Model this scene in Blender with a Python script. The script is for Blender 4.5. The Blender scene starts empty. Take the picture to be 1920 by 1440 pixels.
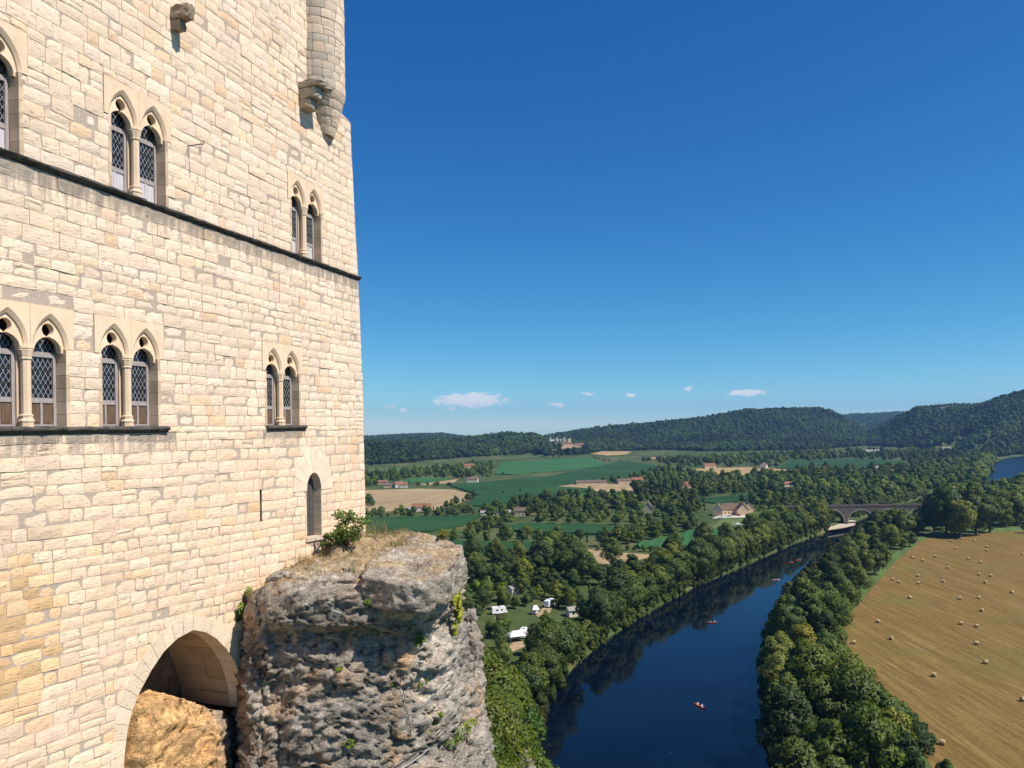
import bpy, math, random
import numpy as np
from mathutils import Vector, Matrix

R = math.radians
sc = bpy.context.scene
COL = sc.collection
rng = np.random.default_rng(7)
random.seed(7)

# ------------------------------------------------------------------ camera
F = 1400.0                 # focal length in photo pixels (photo is 1920 wide)
HX, HY = 960.0, 800.0      # optical axis in the photo
ROLL = R(0.8)
CAMZ = 78.0                # camera height above the river
CR, SR = math.cos(ROLL), math.sin(ROLL)
cam = bpy.data.cameras.new('camera')
cam.sensor_fit = 'HORIZONTAL'; cam.sensor_width = 36.0
cam.lens = 36.0 * F / 1920.0
cam.shift_y = (HY - 720.0) / 1920.0
cam.clip_start = 0.2; cam.clip_end = 40000.0
camo = bpy.data.objects.new('camera', cam); COL.objects.link(camo)
camo.matrix_world = Matrix(((CR, SR, 0, 0), (0, 0, -1, 0), (-SR, CR, 0, CAMZ), (0, 0, 0, 1)))
sc.camera = camo

# ------------------------------------------------------------------ light
SUN_AZ = 117.0     # degrees clockwise from straight ahead (+Y): sun stands to the right, a little behind
SUN_EL = 52.0
sun = bpy.data.lights.new('sun', 'SUN'); sun.energy = 5.0; sun.angle = R(0.53); sun.color = (1.0, 0.93, 0.82)
suno = bpy.data.objects.new('sun', sun); COL.objects.link(suno)
sdir = Vector((math.sin(R(SUN_AZ)) * math.cos(R(SUN_EL)), math.cos(R(SUN_AZ)) * math.cos(R(SUN_EL)), math.sin(R(SUN_EL))))
suno.rotation_euler = sdir.to_track_quat('Z', 'Y').to_euler()
suno.location = (60, -40, 140)

world = bpy.data.worlds.new('World'); sc.world = world; world.use_nodes = True
wn = world.node_tree.nodes; wl = world.node_tree.links
for n in list(wn): wn.remove(n)
WS = 0.1
EXPO = 0.3
def wnode(t, **kw):
    n = wn.new(t)
    for k, v in kw.items(): setattr(n, k, v)
    return n
def wmath(op, a, b=None, c=None):
    n = wnode('ShaderNodeMath', operation=op)
    for i, v in enumerate((a, b, c)):
        if v is None: continue
        if isinstance(v, (int, float)): n.inputs[i].default_value = v
        else: wl.new(v, n.inputs[i])
    return n.outputs[0]
sky = wnode('ShaderNodeTexSky', sky_type='NISHITA')
sky.sun_disc = False; sky.sun_elevation = R(SUN_EL); sky.sun_rotation = R(SUN_AZ)
sky.altitude = 200; sky.air_density = 0.7; sky.dust_density = 0.0; sky.ozone_density = 3.0
# camera colour response of a phone on a polarised deep blue sky: one curve per channel, the same over the whole sky
sxyz = wnode('ShaderNodeSeparateColor'); wl.new(sky.outputs[0], sxyz.inputs[0])
scmb = wnode('ShaderNodeCombineColor')
for ci, (gg, kk) in enumerate(((1.62, 1.06), (1.09, 1.10), (.72, 1.05))):
    wl.new(wmath('MULTIPLY', wmath('POWER', wmath('MULTIPLY', sxyz.outputs[ci], 0.1), gg), kk / WS / 2 ** EXPO), scmb.inputs[ci])
tc = wnode('ShaderNodeTexCoord')
sp = wnode('ShaderNodeSeparateXYZ'); wl.new(tc.outputs['Generated'], sp.inputs[0])
az = wmath('ARCTAN2', sp.outputs[0], sp.outputs[1])
el = wmath('ARCSINE', sp.outputs[2])
def px_az(x, y): 
    u, v = x - HX, y - HY
    X, Z = CR * u / F - SR * v / F, -SR * u / F - CR * v / F
    return math.atan2(X, 1), math.asin(Z / math.sqrt(1 + X * X + Z * Z))
# fair-weather cumulus low over the horizon: (photo x, photo y, half width, half height, weight)
CLOUDS = [(882, 750, 88, 20, 1.0), (868, 741, 34, 11, .6), (842, 767, 20, 5, .7), (890, 764, 26, 6, .6), (950, 756, 28, 7, .5),
          (1046, 760, 30, 8, .6), (1102, 738, 22, 6, .6), (1182, 741, 12, 6, .8), (1290, 728, 12, 6, .8), (1400, 736, 52, 9, .85),
          (728, 762, 20, 6, .7), (756, 768, 11, 6, .8), (1238, 755, 10, 4, .5), (704, 727, 14, 5, .4), (790, 741, 9, 6, .5)]
tot = None
for (x, y, w, h, k) in CLOUDS:
    a0, e0 = px_az(x, y)
    da = wmath('MULTIPLY', wmath('SUBTRACT', az, a0), F / w)
    de = wmath('MULTIPLY', wmath('SUBTRACT', el, e0), F / h)
    b = wmath('SUBTRACT', 1.0, wmath('ADD', wmath('MULTIPLY', da, da), wmath('MULTIPLY', de, de)))
    b = wmath('MULTIPLY', wmath('MAXIMUM', b, 0.0), k)
    tot = b if tot is None else wmath('MAXIMUM', tot, b)
cv = wnode('ShaderNodeCombineXYZ'); wl.new(wmath('MULTIPLY', az, 1.0), cv.inputs[0]); wl.new(wmath('MULTIPLY', el, 2.2), cv.inputs[1])
nz = wnode('ShaderNodeTexNoise'); nz.inputs['Scale'].default_value = 85; nz.inputs['Detail'].default_value = 7; nz.inputs['Roughness'].default_value = .62
wl.new(cv.outputs[0], nz.inputs['Vector'])
dens = wmath('ADD', tot, wmath('MULTIPLY', wmath('SUBTRACT', nz.outputs[0], 0.5), 1.9))
mr = wnode('ShaderNodeMapRange', interpolation_type='SMOOTHSTEP'); wl.new(dens, mr.inputs[0])
mr.inputs[1].default_value = .32; mr.inputs[2].default_value = .80
mask = wmath('MULTIPLY', mr.outputs[0], wmath('GREATER_THAN', tot, 0.001))
mask = wmath('MULTIPLY', mask, wmath('MINIMUM', wmath('MULTIPLY', tot, 3.5), 0.85))
mixc = wnode('ShaderNodeMix', data_type='RGBA')
wl.new(mask, mixc.inputs['Factor']); wl.new(scmb.outputs[0], mixc.inputs['A']); mixc.inputs['B'].default_value = (0.74 / WS, 0.75 / WS, 0.79 / WS, 1)
bg = wnode('ShaderNodeBackground'); bg.inputs[1].default_value = WS
wl.new(mixc.outputs['Result'], bg.inputs[0])
wo = wnode('ShaderNodeOutputWorld'); wl.new(bg.outputs[0], wo.inputs[0])

vs = sc.view_settings
vs.view_transform = 'Standard'; vs.look = 'None'; vs.exposure = EXPO; vs.gamma = 1.0; vs.use_curve_mapping = False
sc.render.engine = 'CYCLES'
sc.cycles.use_denoising = True
sc.cycles.max_bounces = 6; sc.cycles.diffuse_bounces = 3; sc.cycles.glossy_bounces = 3; sc.cycles.transmission_bounces = 3
sc.cycles.volume_bounces = 0; sc.cycles.transparent_max_bounces = 6
sc.cycles.use_adaptive_sampling = True; sc.cycles.adaptive_threshold = 0.02
sc.cycles.sample_clamp_indirect = 6.0

# ------------------------------------------------------------------ photo geometry -> world
def ray(x, y):
    u, v = x - HX, y - HY
    return np.array([CR * u / F - SR * v / F, 1.0, -SR * u / F - CR * v / F])
def P(x, y, Y): return np.array([0, 0, CAMZ]) + ray(x, y) * Y
GZ = 3.0
def G(x, y, z=GZ):
    d = ray(x, y); return np.array([0, 0, CAMZ]) + d * ((z - CAMZ) / d[2])
def project(p):
    p = np.atleast_2d(p); X, Y, Z = p[:, 0], p[:, 1], p[:, 2] - CAMZ
    a, b = X / Y, Z / Y
    return HX + F * (CR * a - SR * b), HY - F * (SR * a + CR * b)

# ------------------------------------------------------------------ noise
def _hash(ix, iy, iz, seed):
    h = (ix.astype(np.int64) * 374761393 + iy.astype(np.int64) * 668265263 + iz.astype(np.int64) * 2147483647 + seed * 1274126177) & 0xffffffff
    h = ((h ^ (h >> 13)) * 1274126177) & 0xffffffff
    h = ((h ^ (h >> 16)) * 2246822519) & 0xffffffff
    return ((h ^ (h >> 15)) & 0xffffff) / float(0xffffff)
def vnoise(p, seed=0):
    i = np.floor(p).astype(np.int64); f = p - i; f = f * f * (3 - 2 * f)
    r = 0
    for dx in (0, 1):
        wx = f[:, 0] if dx else 1 - f[:, 0]
        for dy in (0, 1):
            wy = f[:, 1] if dy else 1 - f[:, 1]
            for dz in (0, 1):
                wz = f[:, 2] if dz else 1 - f[:, 2]
                r = r + wx * wy * wz * _hash(i[:, 0] + dx, i[:, 1] + dy, i[:, 2] + dz, seed)
    return r * 2 - 1
def fbm(p, octv=4, seed=0, gain=.5):
    r = 0; a = 1.0; q = np.asarray(p, float)
    for k in range(octv):
        r = r + a * vnoise(q, seed + k * 17); q = q * 2.03 + 5.7; a *= gain
    return r
def voro(p, seed=0):
    i = np.floor(p).astype(np.int64); f1 = np.full(len(p), 9.0); f2 = np.full(len(p), 9.0); cr = np.zeros(len(p))
    for dx in (-1, 0, 1):
        for dy in (-1, 0, 1):
            for dz in (-1, 0, 1):
                c = i + np.array([dx, dy, dz])
                q = np.stack([_hash(c[:, 0], c[:, 1], c[:, 2], seed + k) for k in (1, 2, 3)], 1) + c
                d = np.linalg.norm(q - p, axis=1); rr = _hash(c[:, 0], c[:, 1], c[:, 2], seed + 9)
                m = d < f1
                f2 = np.where(m, f1, np.minimum(f2, d)); cr = np.where(m, rr, cr); f1 = np.where(m, d, f1)
    return f1, f2, cr

# ------------------------------------------------------------------ mesh + object helpers
def mesh_from(name, verts, faces, mat=None, colors=None, smooth=False):
    me = bpy.data.meshes.new(name)
    verts = np.asarray(verts, dtype=np.float32)
    if isinstance(faces, np.ndarray):
        nf, k = faces.shape
        me.vertices.add(len(verts)); me.vertices.foreach_set('co', verts.ravel())
        me.loops.add(nf * k); me.loops.foreach_set('vertex_index', faces.astype(np.int32).ravel())
        me.polygons.add(nf); me.polygons.foreach_set('loop_start', np.arange(0, nf * k, k, dtype=np.int32))
        me.update(calc_edges=True)
    else:
        me.from_pydata(verts.tolist(), [], faces)
    if colors is not None:
        at = me.attributes.new('Col', 'FLOAT_COLOR', 'POINT')
        c = np.ones((len(verts), 4), dtype=np.float32); c[:, :3] = colors
        at.data.foreach_set('color', c.ravel())
    if mat is not None:
        for m in (mat if isinstance(mat, (list, tuple)) else [mat]): me.materials.append(m)
    if smooth: me.polygons.foreach_set('use_smooth', np.ones(len(me.polygons), dtype=bool))
    return me
def link(name, me, parent=None, loc=None, rotz=None, scale=None):
    o = bpy.data.objects.new(name, me); COL.objects.link(o)
    if parent is not None: o.parent = parent
    if loc is not None: o.location = loc
    if rotz is not None: o.rotation_euler = (0, 0, rotz)
    if scale is not None: o.scale = (scale,) * 3 if isinstance(scale, (int, float)) else scale
    return o
def tag(o, label=None, cat=None, group=None, kind=None):
    if label: o['label'] = label
    if cat: o['category'] = cat
    if group: o['group'] = group
    if kind: o['kind'] = kind
    return o
class MB:
    """collects simple shapes and builds one mesh object"""
    def __init__(s): s.v = []; s.f = []; s.c = []
    def add(s, verts, faces, col=None):
        b = len(s.v); s.v += [tuple(map(float, p)) for p in verts]; s.f += [tuple(b + i for i in q) for q in faces]
        s.c += [col if col is not None else (1, 1, 1)] * len(verts); return s
    def box(s, a, b, col=None):
        (x0, y0, z0), (x1, y1, z1) = a, b
        return s.add([(x0, y0, z0), (x1, y0, z0), (x1, y1, z0), (x0, y1, z0), (x0, y0, z1), (x1, y0, z1), (x1, y1, z1), (x0, y1, z1)],
                     [(0, 3, 2, 1), (4, 5, 6, 7), (0, 1, 5, 4), (1, 2, 6, 5), (2, 3, 7, 6), (3, 0, 4, 7)], col)
    def tube(s, pts, rad, n=6, col=None, cap=True):
        pts = [Vector(p) for p in pts]; rings = []; vs = []
        rad = rad if isinstance(rad, (list, tuple)) else [rad] * len(pts)
        for i, p in enumerate(pts):
            d = (pts[min(i + 1, len(pts) - 1)] - pts[max(i - 1, 0)]).normalized()
            a = d.orthogonal().normalized() if i == 0 else (a - d * a.dot(d)).normalized()
            b = d.cross(a)
            for k in range(n):
                t = 2 * math.pi * k / n; vs.append(p + (a * math.cos(t) + b * math.sin(t)) * rad[i])
        fs = [(i * n + k, i * n + (k + 1) % n, (i + 1) * n + (k + 1) % n, (i + 1) * n + k) for i in range(len(pts) - 1) for k in range(n)]
        if cap: fs += [tuple(range(n))[::-1], tuple((len(pts) - 1) * n + k for k in range(n))]
        return s.add(vs, fs, col)
    def lathe(s, prof, n=8, c=(0, 0), col=None, rot=0.0):
        vs = [(c[0] + r * math.cos(rot + 2 * math.pi * k / n), c[1] + r * math.sin(rot + 2 * math.pi * k / n), z) for (r, z) in prof for k in range(n)]
        fs = [(i * n + k, i * n + (k + 1) % n, (i + 1) * n + (k + 1) % n, (i + 1) * n + k) for i in range(len(prof) - 1) for k in range(n)]
        fs += [tuple(range(n))[::-1], tuple((len(prof) - 1) * n + k for k in range(n))]
        return s.add(vs, fs, col)
    def prism(s, poly, z0, z1, col=None):
        n = len(poly)
        return s.add([(x, y, z0) for x, y in poly] + [(x, y, z1) for x, y in poly],
                     [tuple(range(n))[::-1], tuple(range(n, 2 * n))] + [(i, (i + 1) % n, n + (i + 1) % n, n + i) for i in range(n)], col)
    def mesh(s, name, mat, smooth=False):
        return mesh_from(name, s.v, s.f, mat, np.array(s.c) if s.c else None, smooth)
    def build(s, name, mat, parent=None, smooth=False, **k):
        return link(name, s.mesh(name, mat, smooth), parent, **k)
def empty(name, loc, rotz=0.0, parent=None):
    o = bpy.data.objects.new(name, None); COL.objects.link(o); o.location = loc; o.rotation_euler = (0, 0, rotz); o.empty_display_size = .5
    if parent is not None: o.parent = parent
    return o

# ------------------------------------------------------------------ materials
class NT:
    def __init__(s, name):
        s.m = bpy.data.materials.new(name); s.m.use_nodes = True; s.n = s.m.node_tree.nodes; s.l = s.m.node_tree.links
        s.b = s.n['Principled BSDF']; s.out = s.n['Material Output']; s.tc = None
    def new(s, t, **kw):
        n = s.n.new(t)
        for k, v in kw.items(): setattr(n, k, v)
        return n
    def put(s, sock, v):
        if isinstance(v, bpy.types.NodeSocket): s.l.new(v, sock)
        elif isinstance(v, (tuple, list)) and len(v) == 3 and sock.type == 'RGBA': sock.default_value = (*v, 1)
        else: sock.default_value = v
    def coord(s, scale=(1, 1, 1), kind='Object'):
        if s.tc is None: s.tc = s.new('ShaderNodeTexCoord')
        mp = s.new('ShaderNodeMapping'); s.l.new(s.tc.outputs[kind], mp.inputs[0]); mp.inputs['Scale'].default_value = scale
        return mp.outputs[0]
    def pos(s, scale=(1, 1, 1), rot=(0, 0, 0)):
        g = s.new('ShaderNodeNewGeometry'); mp = s.new('ShaderNodeMapping'); s.l.new(g.outputs['Position'], mp.inputs[0])
        mp.inputs['Scale'].default_value = scale; mp.inputs['Rotation'].default_value = rot
        return mp.outputs[0]
    def noise(s, vec, scale=1.0, detail=4, rough=.55, dist=0.0):
        n = s.new('ShaderNodeTexNoise'); s.l.new(vec, n.inputs['Vector']); n.inputs['Scale'].default_value = scale
        n.inputs['Detail'].default_value = detail; n.inputs['Roughness'].default_value = rough; n.inputs['Distortion'].default_value = dist
        return n.outputs[0]
    def voronoi(s, vec, scale=1.0, feature='F1'):
        n = s.new('ShaderNodeTexVoronoi', feature=feature); s.l.new(vec, n.inputs['Vector']); n.inputs['Scale'].default_value = scale
        return n.outputs[0]
    def ramp(s, fac, stops):
        n = s.new('ShaderNodeValToRGB'); s.l.new(fac, n.inputs[0]); e = n.color_ramp.elements
        while len(e) < len(stops): e.new(.5)
        for q, (p, c) in zip(e, stops):
            q.position = p; q.color = (*c, 1) if isinstance(c, tuple) else (c, c, c, 1)
        return n.outputs[0]
    def math(s, op, a, b=0.0):
        n = s.new('ShaderNodeMath', operation=op); s.put(n.inputs[0], a); s.put(n.inputs[1], b); return n.outputs[0]
    def mix(s, fac, a, b, mode='MIX'):
        n = s.new('ShaderNodeMix', data_type='RGBA', blend_type=mode)
        s.put(n.inputs['Factor'], fac); s.put(n.inputs['A'], a); s.put(n.inputs['B'], b); return n.outputs['Result']
    def attr(s, name='Col'):
        n = s.new('ShaderNodeAttribute'); n.attribute_name = name; return n.outputs['Color']
    def bump(s, h, strength=.4, dist=.02):
        n = s.new('ShaderNodeBump'); s.l.new(h, n.inputs['Height']); n.inputs['Strength'].default_value = strength; n.inputs['Distance'].default_value = dist
        s.l.new(n.outputs[0], s.b.inputs['Normal']); return n
    def fin(s, col=None, rough=.8, spec=.3, metal=0.0):
        if col is not None: s.put(s.b.inputs['Base Color'], col)
        s.put(s.b.inputs['Roughness'], rough); s.put(s.b.inputs['Specular IOR Level'], spec); s.put(s.b.inputs['Metallic'], metal)
        return s.m
MAT = {}
def m_stone():
    t = NT('limestone'); v = t.coord((1, 1, 1.0)); vl = t.coord((1, 1, 4.0))
    n1 = t.noise(v, 3.0, 6, .65); n2 = t.noise(vl, 6.5, 6, .66, .25); n3 = t.noise(v, 38.0, 3, .6)
    n0 = t.noise(v, .45, 4, .6); var = t.mix(1.0, t.ramp(n1, [(.25, .90), (.75, 1.07)]), t.ramp(n0, [(.3, (.90, .89, .87)), (.7, (1.06, 1.03, 1.0))]), 'MULTIPLY')
    c = t.mix(1.0, t.attr(), var, 'MULTIPLY')
    pit = t.ramp(n2, [(.33, .38), (.405, 1.0)])
    c = t.mix(.8, c, t.mix(1.0, c, pit, 'MULTIPLY'))
    # rain-washed soot below the string course and the window sills
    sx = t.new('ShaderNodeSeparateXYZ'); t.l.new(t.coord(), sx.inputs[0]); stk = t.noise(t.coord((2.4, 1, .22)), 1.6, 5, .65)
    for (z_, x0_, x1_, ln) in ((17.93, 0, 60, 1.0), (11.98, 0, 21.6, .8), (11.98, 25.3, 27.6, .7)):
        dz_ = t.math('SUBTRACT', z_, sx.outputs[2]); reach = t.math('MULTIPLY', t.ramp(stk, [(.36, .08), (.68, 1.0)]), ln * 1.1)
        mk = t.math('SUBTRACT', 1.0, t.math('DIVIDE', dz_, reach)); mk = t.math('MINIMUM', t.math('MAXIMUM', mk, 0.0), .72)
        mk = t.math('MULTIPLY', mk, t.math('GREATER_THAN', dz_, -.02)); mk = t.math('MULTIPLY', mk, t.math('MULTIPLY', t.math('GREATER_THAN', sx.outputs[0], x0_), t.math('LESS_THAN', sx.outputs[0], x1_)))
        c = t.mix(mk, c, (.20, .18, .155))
    h = t.math('ADD', t.math('MULTIPLY', n2, 1.0), t.math('MULTIPLY', n3, .35))
    h = t.math('ADD', h, t.math('MULTIPLY', pit, .5))
    t.bump(h, .7, .025); return t.fin(c, .9, .15)
MAT['stone'] = m_stone()
def m_dressed():
    t = NT('dressed_limestone'); v = t.coord()
    n1 = t.noise(v, 2.0, 5, .6); n3 = t.noise(v, 30.0, 3, .6)
    c = t.mix(1.0, t.attr(), t.ramp(n1, [(.25, .82), (.75, 1.1)]), 'MULTIPLY')
    t.bump(n3, .35, .012); return t.fin(c, .85, .2)
MAT['dressed'] = m_dressed()
def simple(name, col, rough=.8, spec=.3, metal=0.0, nscale=6.0, amp=.25, bump=.0, bdist=.01, kind='Object', stretch=(1, 1, 1)):
    t = NT(name); v = t.coord(stretch, kind); n1 = t.noise(v, nscale, 5, .6)
    c = t.mix(1.0, col, t.ramp(n1, [(.25, 1 - amp), (.75, 1 + amp)]), 'MULTIPLY')
    if bump: t.bump(n1, bump, bdist)
    return t.fin(c, rough, spec, metal)
MAT['mortar'] = simple('lime_mortar', (.47, .375, .30), .95, .1, nscale=14, amp=.18, bump=.5, bdist=.02)
MAT['lichen_shadow'] = simple('lichen_and_shadow_stone', (.085, .075, .065), .95, .1, nscale=5, amp=.7, bump=.6, bdist=.03)  # near-black holds both the lichen and the painted-in shadow under the string course
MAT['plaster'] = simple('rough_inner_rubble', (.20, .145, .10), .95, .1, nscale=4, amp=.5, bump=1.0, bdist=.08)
MAT['wood_grey'] = simple('weathered_grey_wood', (.36, .31, .30), .8, .2, nscale=5, amp=.35, bump=.3, stretch=(6, 6, .6))
MAT['wood_brown'] = simple('brown_oak_panel', (.15, .095, .06), .7, .25, nscale=5, amp=.45, bump=.3, stretch=(7, 7, .6))
MAT['wood_pale'] = simple('pale_lilac_painted_panel', (.58, .53, .55), .7, .25, nscale=5, amp=.18, bump=.2, stretch=(7, 7, .6))
MAT['wood_dark'] = simple('old_plank_door_wood', (.085, .075, .075), .75, .25, nscale=5, amp=.5, bump=.5, stretch=(1.2, 1.2, 7))
MAT['lead'] = simple('pale_window_lead', (.40, .40, .42), .5, .4, nscale=20, amp=.15)
MAT['iron'] = simple('rusty_wrought_iron', (.06, .045, .035), .7, .4, nscale=20, amp=.4)
MAT['steel'] = simple('galvanised_steel', (.50, .50, .50), .45, .5, .3, nscale=20, amp=.15)
t = NT('dark_leaded_glass'); MAT['glass'] = t.fin((.012, .015, .022), .12, .5)
def m_rock():
    t = NT('grey_cliff_limestone'); v = t.coord(); v2 = t.coord((1, 1, 1.7))
    n1 = t.noise(v, .8, 6, .6); n2 = t.noise(v2, 3.2, 10, .72); n3 = t.noise(v, 16.0, 6, .7); vo = t.voronoi(v2, 4.2, 'DISTANCE_TO_EDGE'); vo2 = t.voronoi(v2, 11.0, 'DISTANCE_TO_EDGE')
    c = t.ramp(n2, [(.28, (.12, .10, .085)), (.42, (.25, .215, .18)), (.56, (.38, .335, .285)), (.72, (.56, .505, .44))])
    warm = t.ramp(n1, [(.50, 0.0), (.70, 1.0)])
    c = t.mix(t.math('MULTIPLY', warm, .45), c, t.mix(1.0, c, (1.25, .95, .68), 'MULTIPLY'))
    c = t.mix(1.0, c, t.ramp(n3, [(.3, .60), (.7, 1.30)]), 'MULTIPLY')
    crack = t.ramp(vo, [(.0, .68), (.05, 1.0)]); crack2 = t.ramp(vo2, [(.0, .80), (.06, 1.0)])
    c = t.mix(1.0, t.mix(1.0, c, crack, 'MULTIPLY'), crack2, 'MULTIPLY')
    c = t.mix(1.0, c, t.attr(), 'MULTIPLY')
    h = t.math('ADD', t.math('MULTIPLY', n2, .8), t.math('ADD', t.math('MULTIPLY', n3, .5), t.math('ADD', t.math('MULTIPLY', crack, .30), t.math('MULTIPLY', crack2, .16))))
    t.bump(h, 1.0, .13); return t.fin(c, .95, .1)
MAT['rock'] = m_rock()
# ================================================================== castle keep
TH = math.atan(480.0 / F)
WD = np.array([math.sin(TH), math.cos(TH), 0.0]); WNV = np.array([math.cos(TH), -math.sin(TH), 0.0])
WP0 = np.array([-16.19, 0.0, CAMZ])
HB = 12.0                                    # local z of camera level
castle = empty('castle_keep', (WP0[0], WP0[1], CAMZ - HB), math.pi / 2 - TH)
tag(castle, 'tall pale limestone castle keep with leaded twin windows on the cliff', 'castle')
KW = .0125
def warp(h, t): return np.where(h < 0, h * (1 + KW * (t - 17.0)), h)
def unwarp(h, t): return h / (1 + KW * (t - 17.0)) if h < 0 else h
def wallpt(x, y):
    d = ray(x, y); o = np.array([0, 0, CAMZ]); s = np.dot(WP0 - o, WNV) / np.dot(d, WNV); p = o + d * s
    t = float(np.dot(p - WP0, WD)); return t, unwarp(float(p[2] - CAMZ), t)
def castle_world(t, n, h):                   # castle coordinates (unwarped h) -> world
    return WP0 + WD * t + WNV * n + np.array([0, 0, float(warp(np.array(h), t))])
def wmap(pts):                               # (t, n, h) array -> castle local
    p = np.asarray(pts, float); return np.stack([p[:, 0], -p[:, 1], warp(p[:, 2], p[:, 0]) + HB], 1)
# right-hand corner of the keep, leaning outwards downwards
_ce = [wallpt(x, y) for x, y in ((658, 250), (665, 400), (672, 520), (681, 740), (686, 1000), (690, 1200))]
_ce = sorted((h, t) for t, h in _ce)
def tend(h):
    t_ = float(np.interp(h, [a for a, b in _ce], [b for a, b in _ce])); return t_ - (1.75 if h > TZ_CUT else 0.0)
TZ_CUT = 99.0
H_SC = float(np.mean([wallpt(x, y)[1] for x, y in ((0, 272), (200, 346), (400, 425), (600, 495))]))
print('string course h', [round(wallpt(x, y)[1], 2) for x, y in ((0, 272), (200, 346), (400, 425), (600, 495), (672, 520))], 'tend', [round(tend(h), 2) for h in (-5, 0, 6, 12)])

def stone_color(t, h):
    g = rng.random(); b = np.array([.86, .672, .515])
    if h < 1.0: b = b * (1 + .05 * min(1, (1 - h) / 3) * np.array([.6, -.5, -1.6]))
    if g < .05: b = b * np.array([1.0, .95, .87])
    elif g < .075: b = b * np.array([.95, .87, .77])
    elif g < .27: b = b * np.array([1.03, 1.06, 1.09])
    elif g < .38: b = b * .93
    c = b * (.95 + .09 * rng.random()) * np.array([1, 1 + .008 * rng.standard_normal(), 1 + .016 * rng.standard_normal()])
    # ochre seepage stain low on the near end
    s = math.exp(-((t - 16.95) / 1.0) ** 2 - ((h + 4.5) / 1.45) ** 2)
    if s * (.25 + rng.random()) > .50: c = c * .35 + .65 * np.array([.56, .33, .12]) * (.85 + .4 * rng.random())
    elif s > .2: c = c * np.array([1.0, .90, .74])
    return np.clip(c, .02, .9)
STONES = []       # (area in photo, verts, faces, colour)
FV = {}
def stone(bl, br, tr, tl, mapper, depth=.05, proud=.0, col=None, gap=.0075, rough=1.0, rec=True):
    rough *= .43
    """one irregular block: four corners in (s, h)"""
    w = ((br[0] - bl[0]) + (tr[0] - tl[0])) / 2; hh = ((tl[1] - bl[1]) + (tr[1] - br[1])) / 2
    if w < .03 or hh < .03: return None
    nx, ny = (5, 4) if w > .3 else (4, 4)
    c = [np.array(q, float) for q in (bl, br, tr, tl)]
    uu = np.linspace(0, 1, nx); vv = np.linspace(0, 1, ny)
    face = []; rim = []
    dish = (.004 + .016 * rng.random()) * rough
    tilt = rng.normal(0, .012 * rough, 2)
    cut = [max(0, rng.normal(.010, .014)) * rough for _ in range(4)]
    for j, v in enumerate(vv):
        for i, u in enumerate(uu):
            eu = 0 if i == 0 else (nx - 1 if i == nx - 1 else None); ev = 0 if j == 0 else (ny - 1 if j == ny - 1 else None)
            q = (c[0] * (1 - u) + c[1] * u) * (1 - v) + (c[3] * (1 - u) + c[2] * u) * v
            gx = gap * (1 if i == 0 else -1 if i == nx - 1 else 0); gy = gap * (1 if j == 0 else -1 if j == ny - 1 else 0)
            jit = rng.normal(0, .006 * rough, 2) * (1 if (eu is not None or ev is not None) else 2)
            q = q + np.array([gx, gy]) + jit
            if eu is not None and ev is not None:
                k = (0 if i == 0 else 1) + (0 if j == 0 else 2); q = q + np.array([1 if i == 0 else -1, 1 if j == 0 else -1]) * cut[k]
            edge = eu is not None or ev is not None
            n = proud + (0.0 if edge else dish) + rng.normal(0, .005 * rough) + tilt[0] * (u - .5) + tilt[1] * (v - .5) - (.006 if edge else 0)
            face.append((q[0], n, q[1]))
            if edge: rim.append((j * nx + i))
    order = [i for i in range(nx)] + [j * nx + nx - 1 for j in range(1, ny)] + [(ny - 1) * nx + i for i in range(nx - 2, -1, -1)] + [j * nx for j in range(ny - 2, 0, -1)]
    nf = len(face)
    for k in order:
        q = face[k]; face.append((q[0], proud - depth, q[2]))
    fs = [(j * nx + i, j * nx + i + 1, (j + 1) * nx + i + 1, (j + 1) * nx + i) for j in range(ny - 1) for i in range(nx - 1)]
    m = len(order)
    fs += [(order[(a + 1) % m], order[a], nf + a, nf + (a + 1) % m) for a in range(m)]
    V = mapper(face)
    t0, h0 = (bl[0] + tr[0]) / 2, (bl[1] + tr[1]) / 2
    C = col if col is not None else stone_color(t0, h0)
    if rec: STONES.append((w, hh, t0, h0, V, fs, C, mapper is wmap))
    return V, fs, C
MORTAR = MB()
# ---- openings -------------------------------------------------------
WIN_W, WIN_H, WIN_SP = 1.75, 2.58, 1.80
WINS = []
for (xl, xr, ys, up) in ((None, 125, 800, 0), (193, 297, 800, 0), (503, 560, 802, 0), (None, 36, 272, 1), (207, 313, 352, 1), (547, 603, 482, 1)):
    tr_ = wallpt(xr, ys)[0]
    tcn = tr_ - WIN_W / 2 if xl is None else (wallpt(xl, ys)[0] + tr_) / 2
    hs = H_SC + .02 if up else float(np.mean([wallpt(x, 800)[1] for x in (60, 246, 530)]))
    WINS.append((tcn, hs, up))
print('windows', [(round(a, 2), round(b, 2)) for a, b, c in WINS])
RECTS = []
for (tcn, hs, up) in WINS:
    RECTS.append((tcn - WIN_W / 2, tcn + WIN_W / 2, hs - .02, hs + WIN_SP))               # lights
    RECTS.append((tcn - WIN_W / 2 - .22, tcn + WIN_W / 2 + .22, hs + WIN_SP, hs + WIN_H + .16))   # lintel slabs
H_SILL = WINS[0][1]
# sill stones under the lower windows
RECTS.append((12.0, wallpt(313, 806)[0], H_SILL - .16, H_SILL - .0))
RECTS.append((wallpt(500, 806)[0], wallpt(573, 806)[0], H_SILL - .16, H_SILL - .0))
# arrow slit
st, sh0 = wallpt(490, 978); sh1 = wallpt(490, 917)[1]
RECTS.append((st - .045, st + .045, sh0, sh1))
# string course
RECTS.append((10.0, 40.0, H_SC - .16, H_SC + .0))
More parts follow.
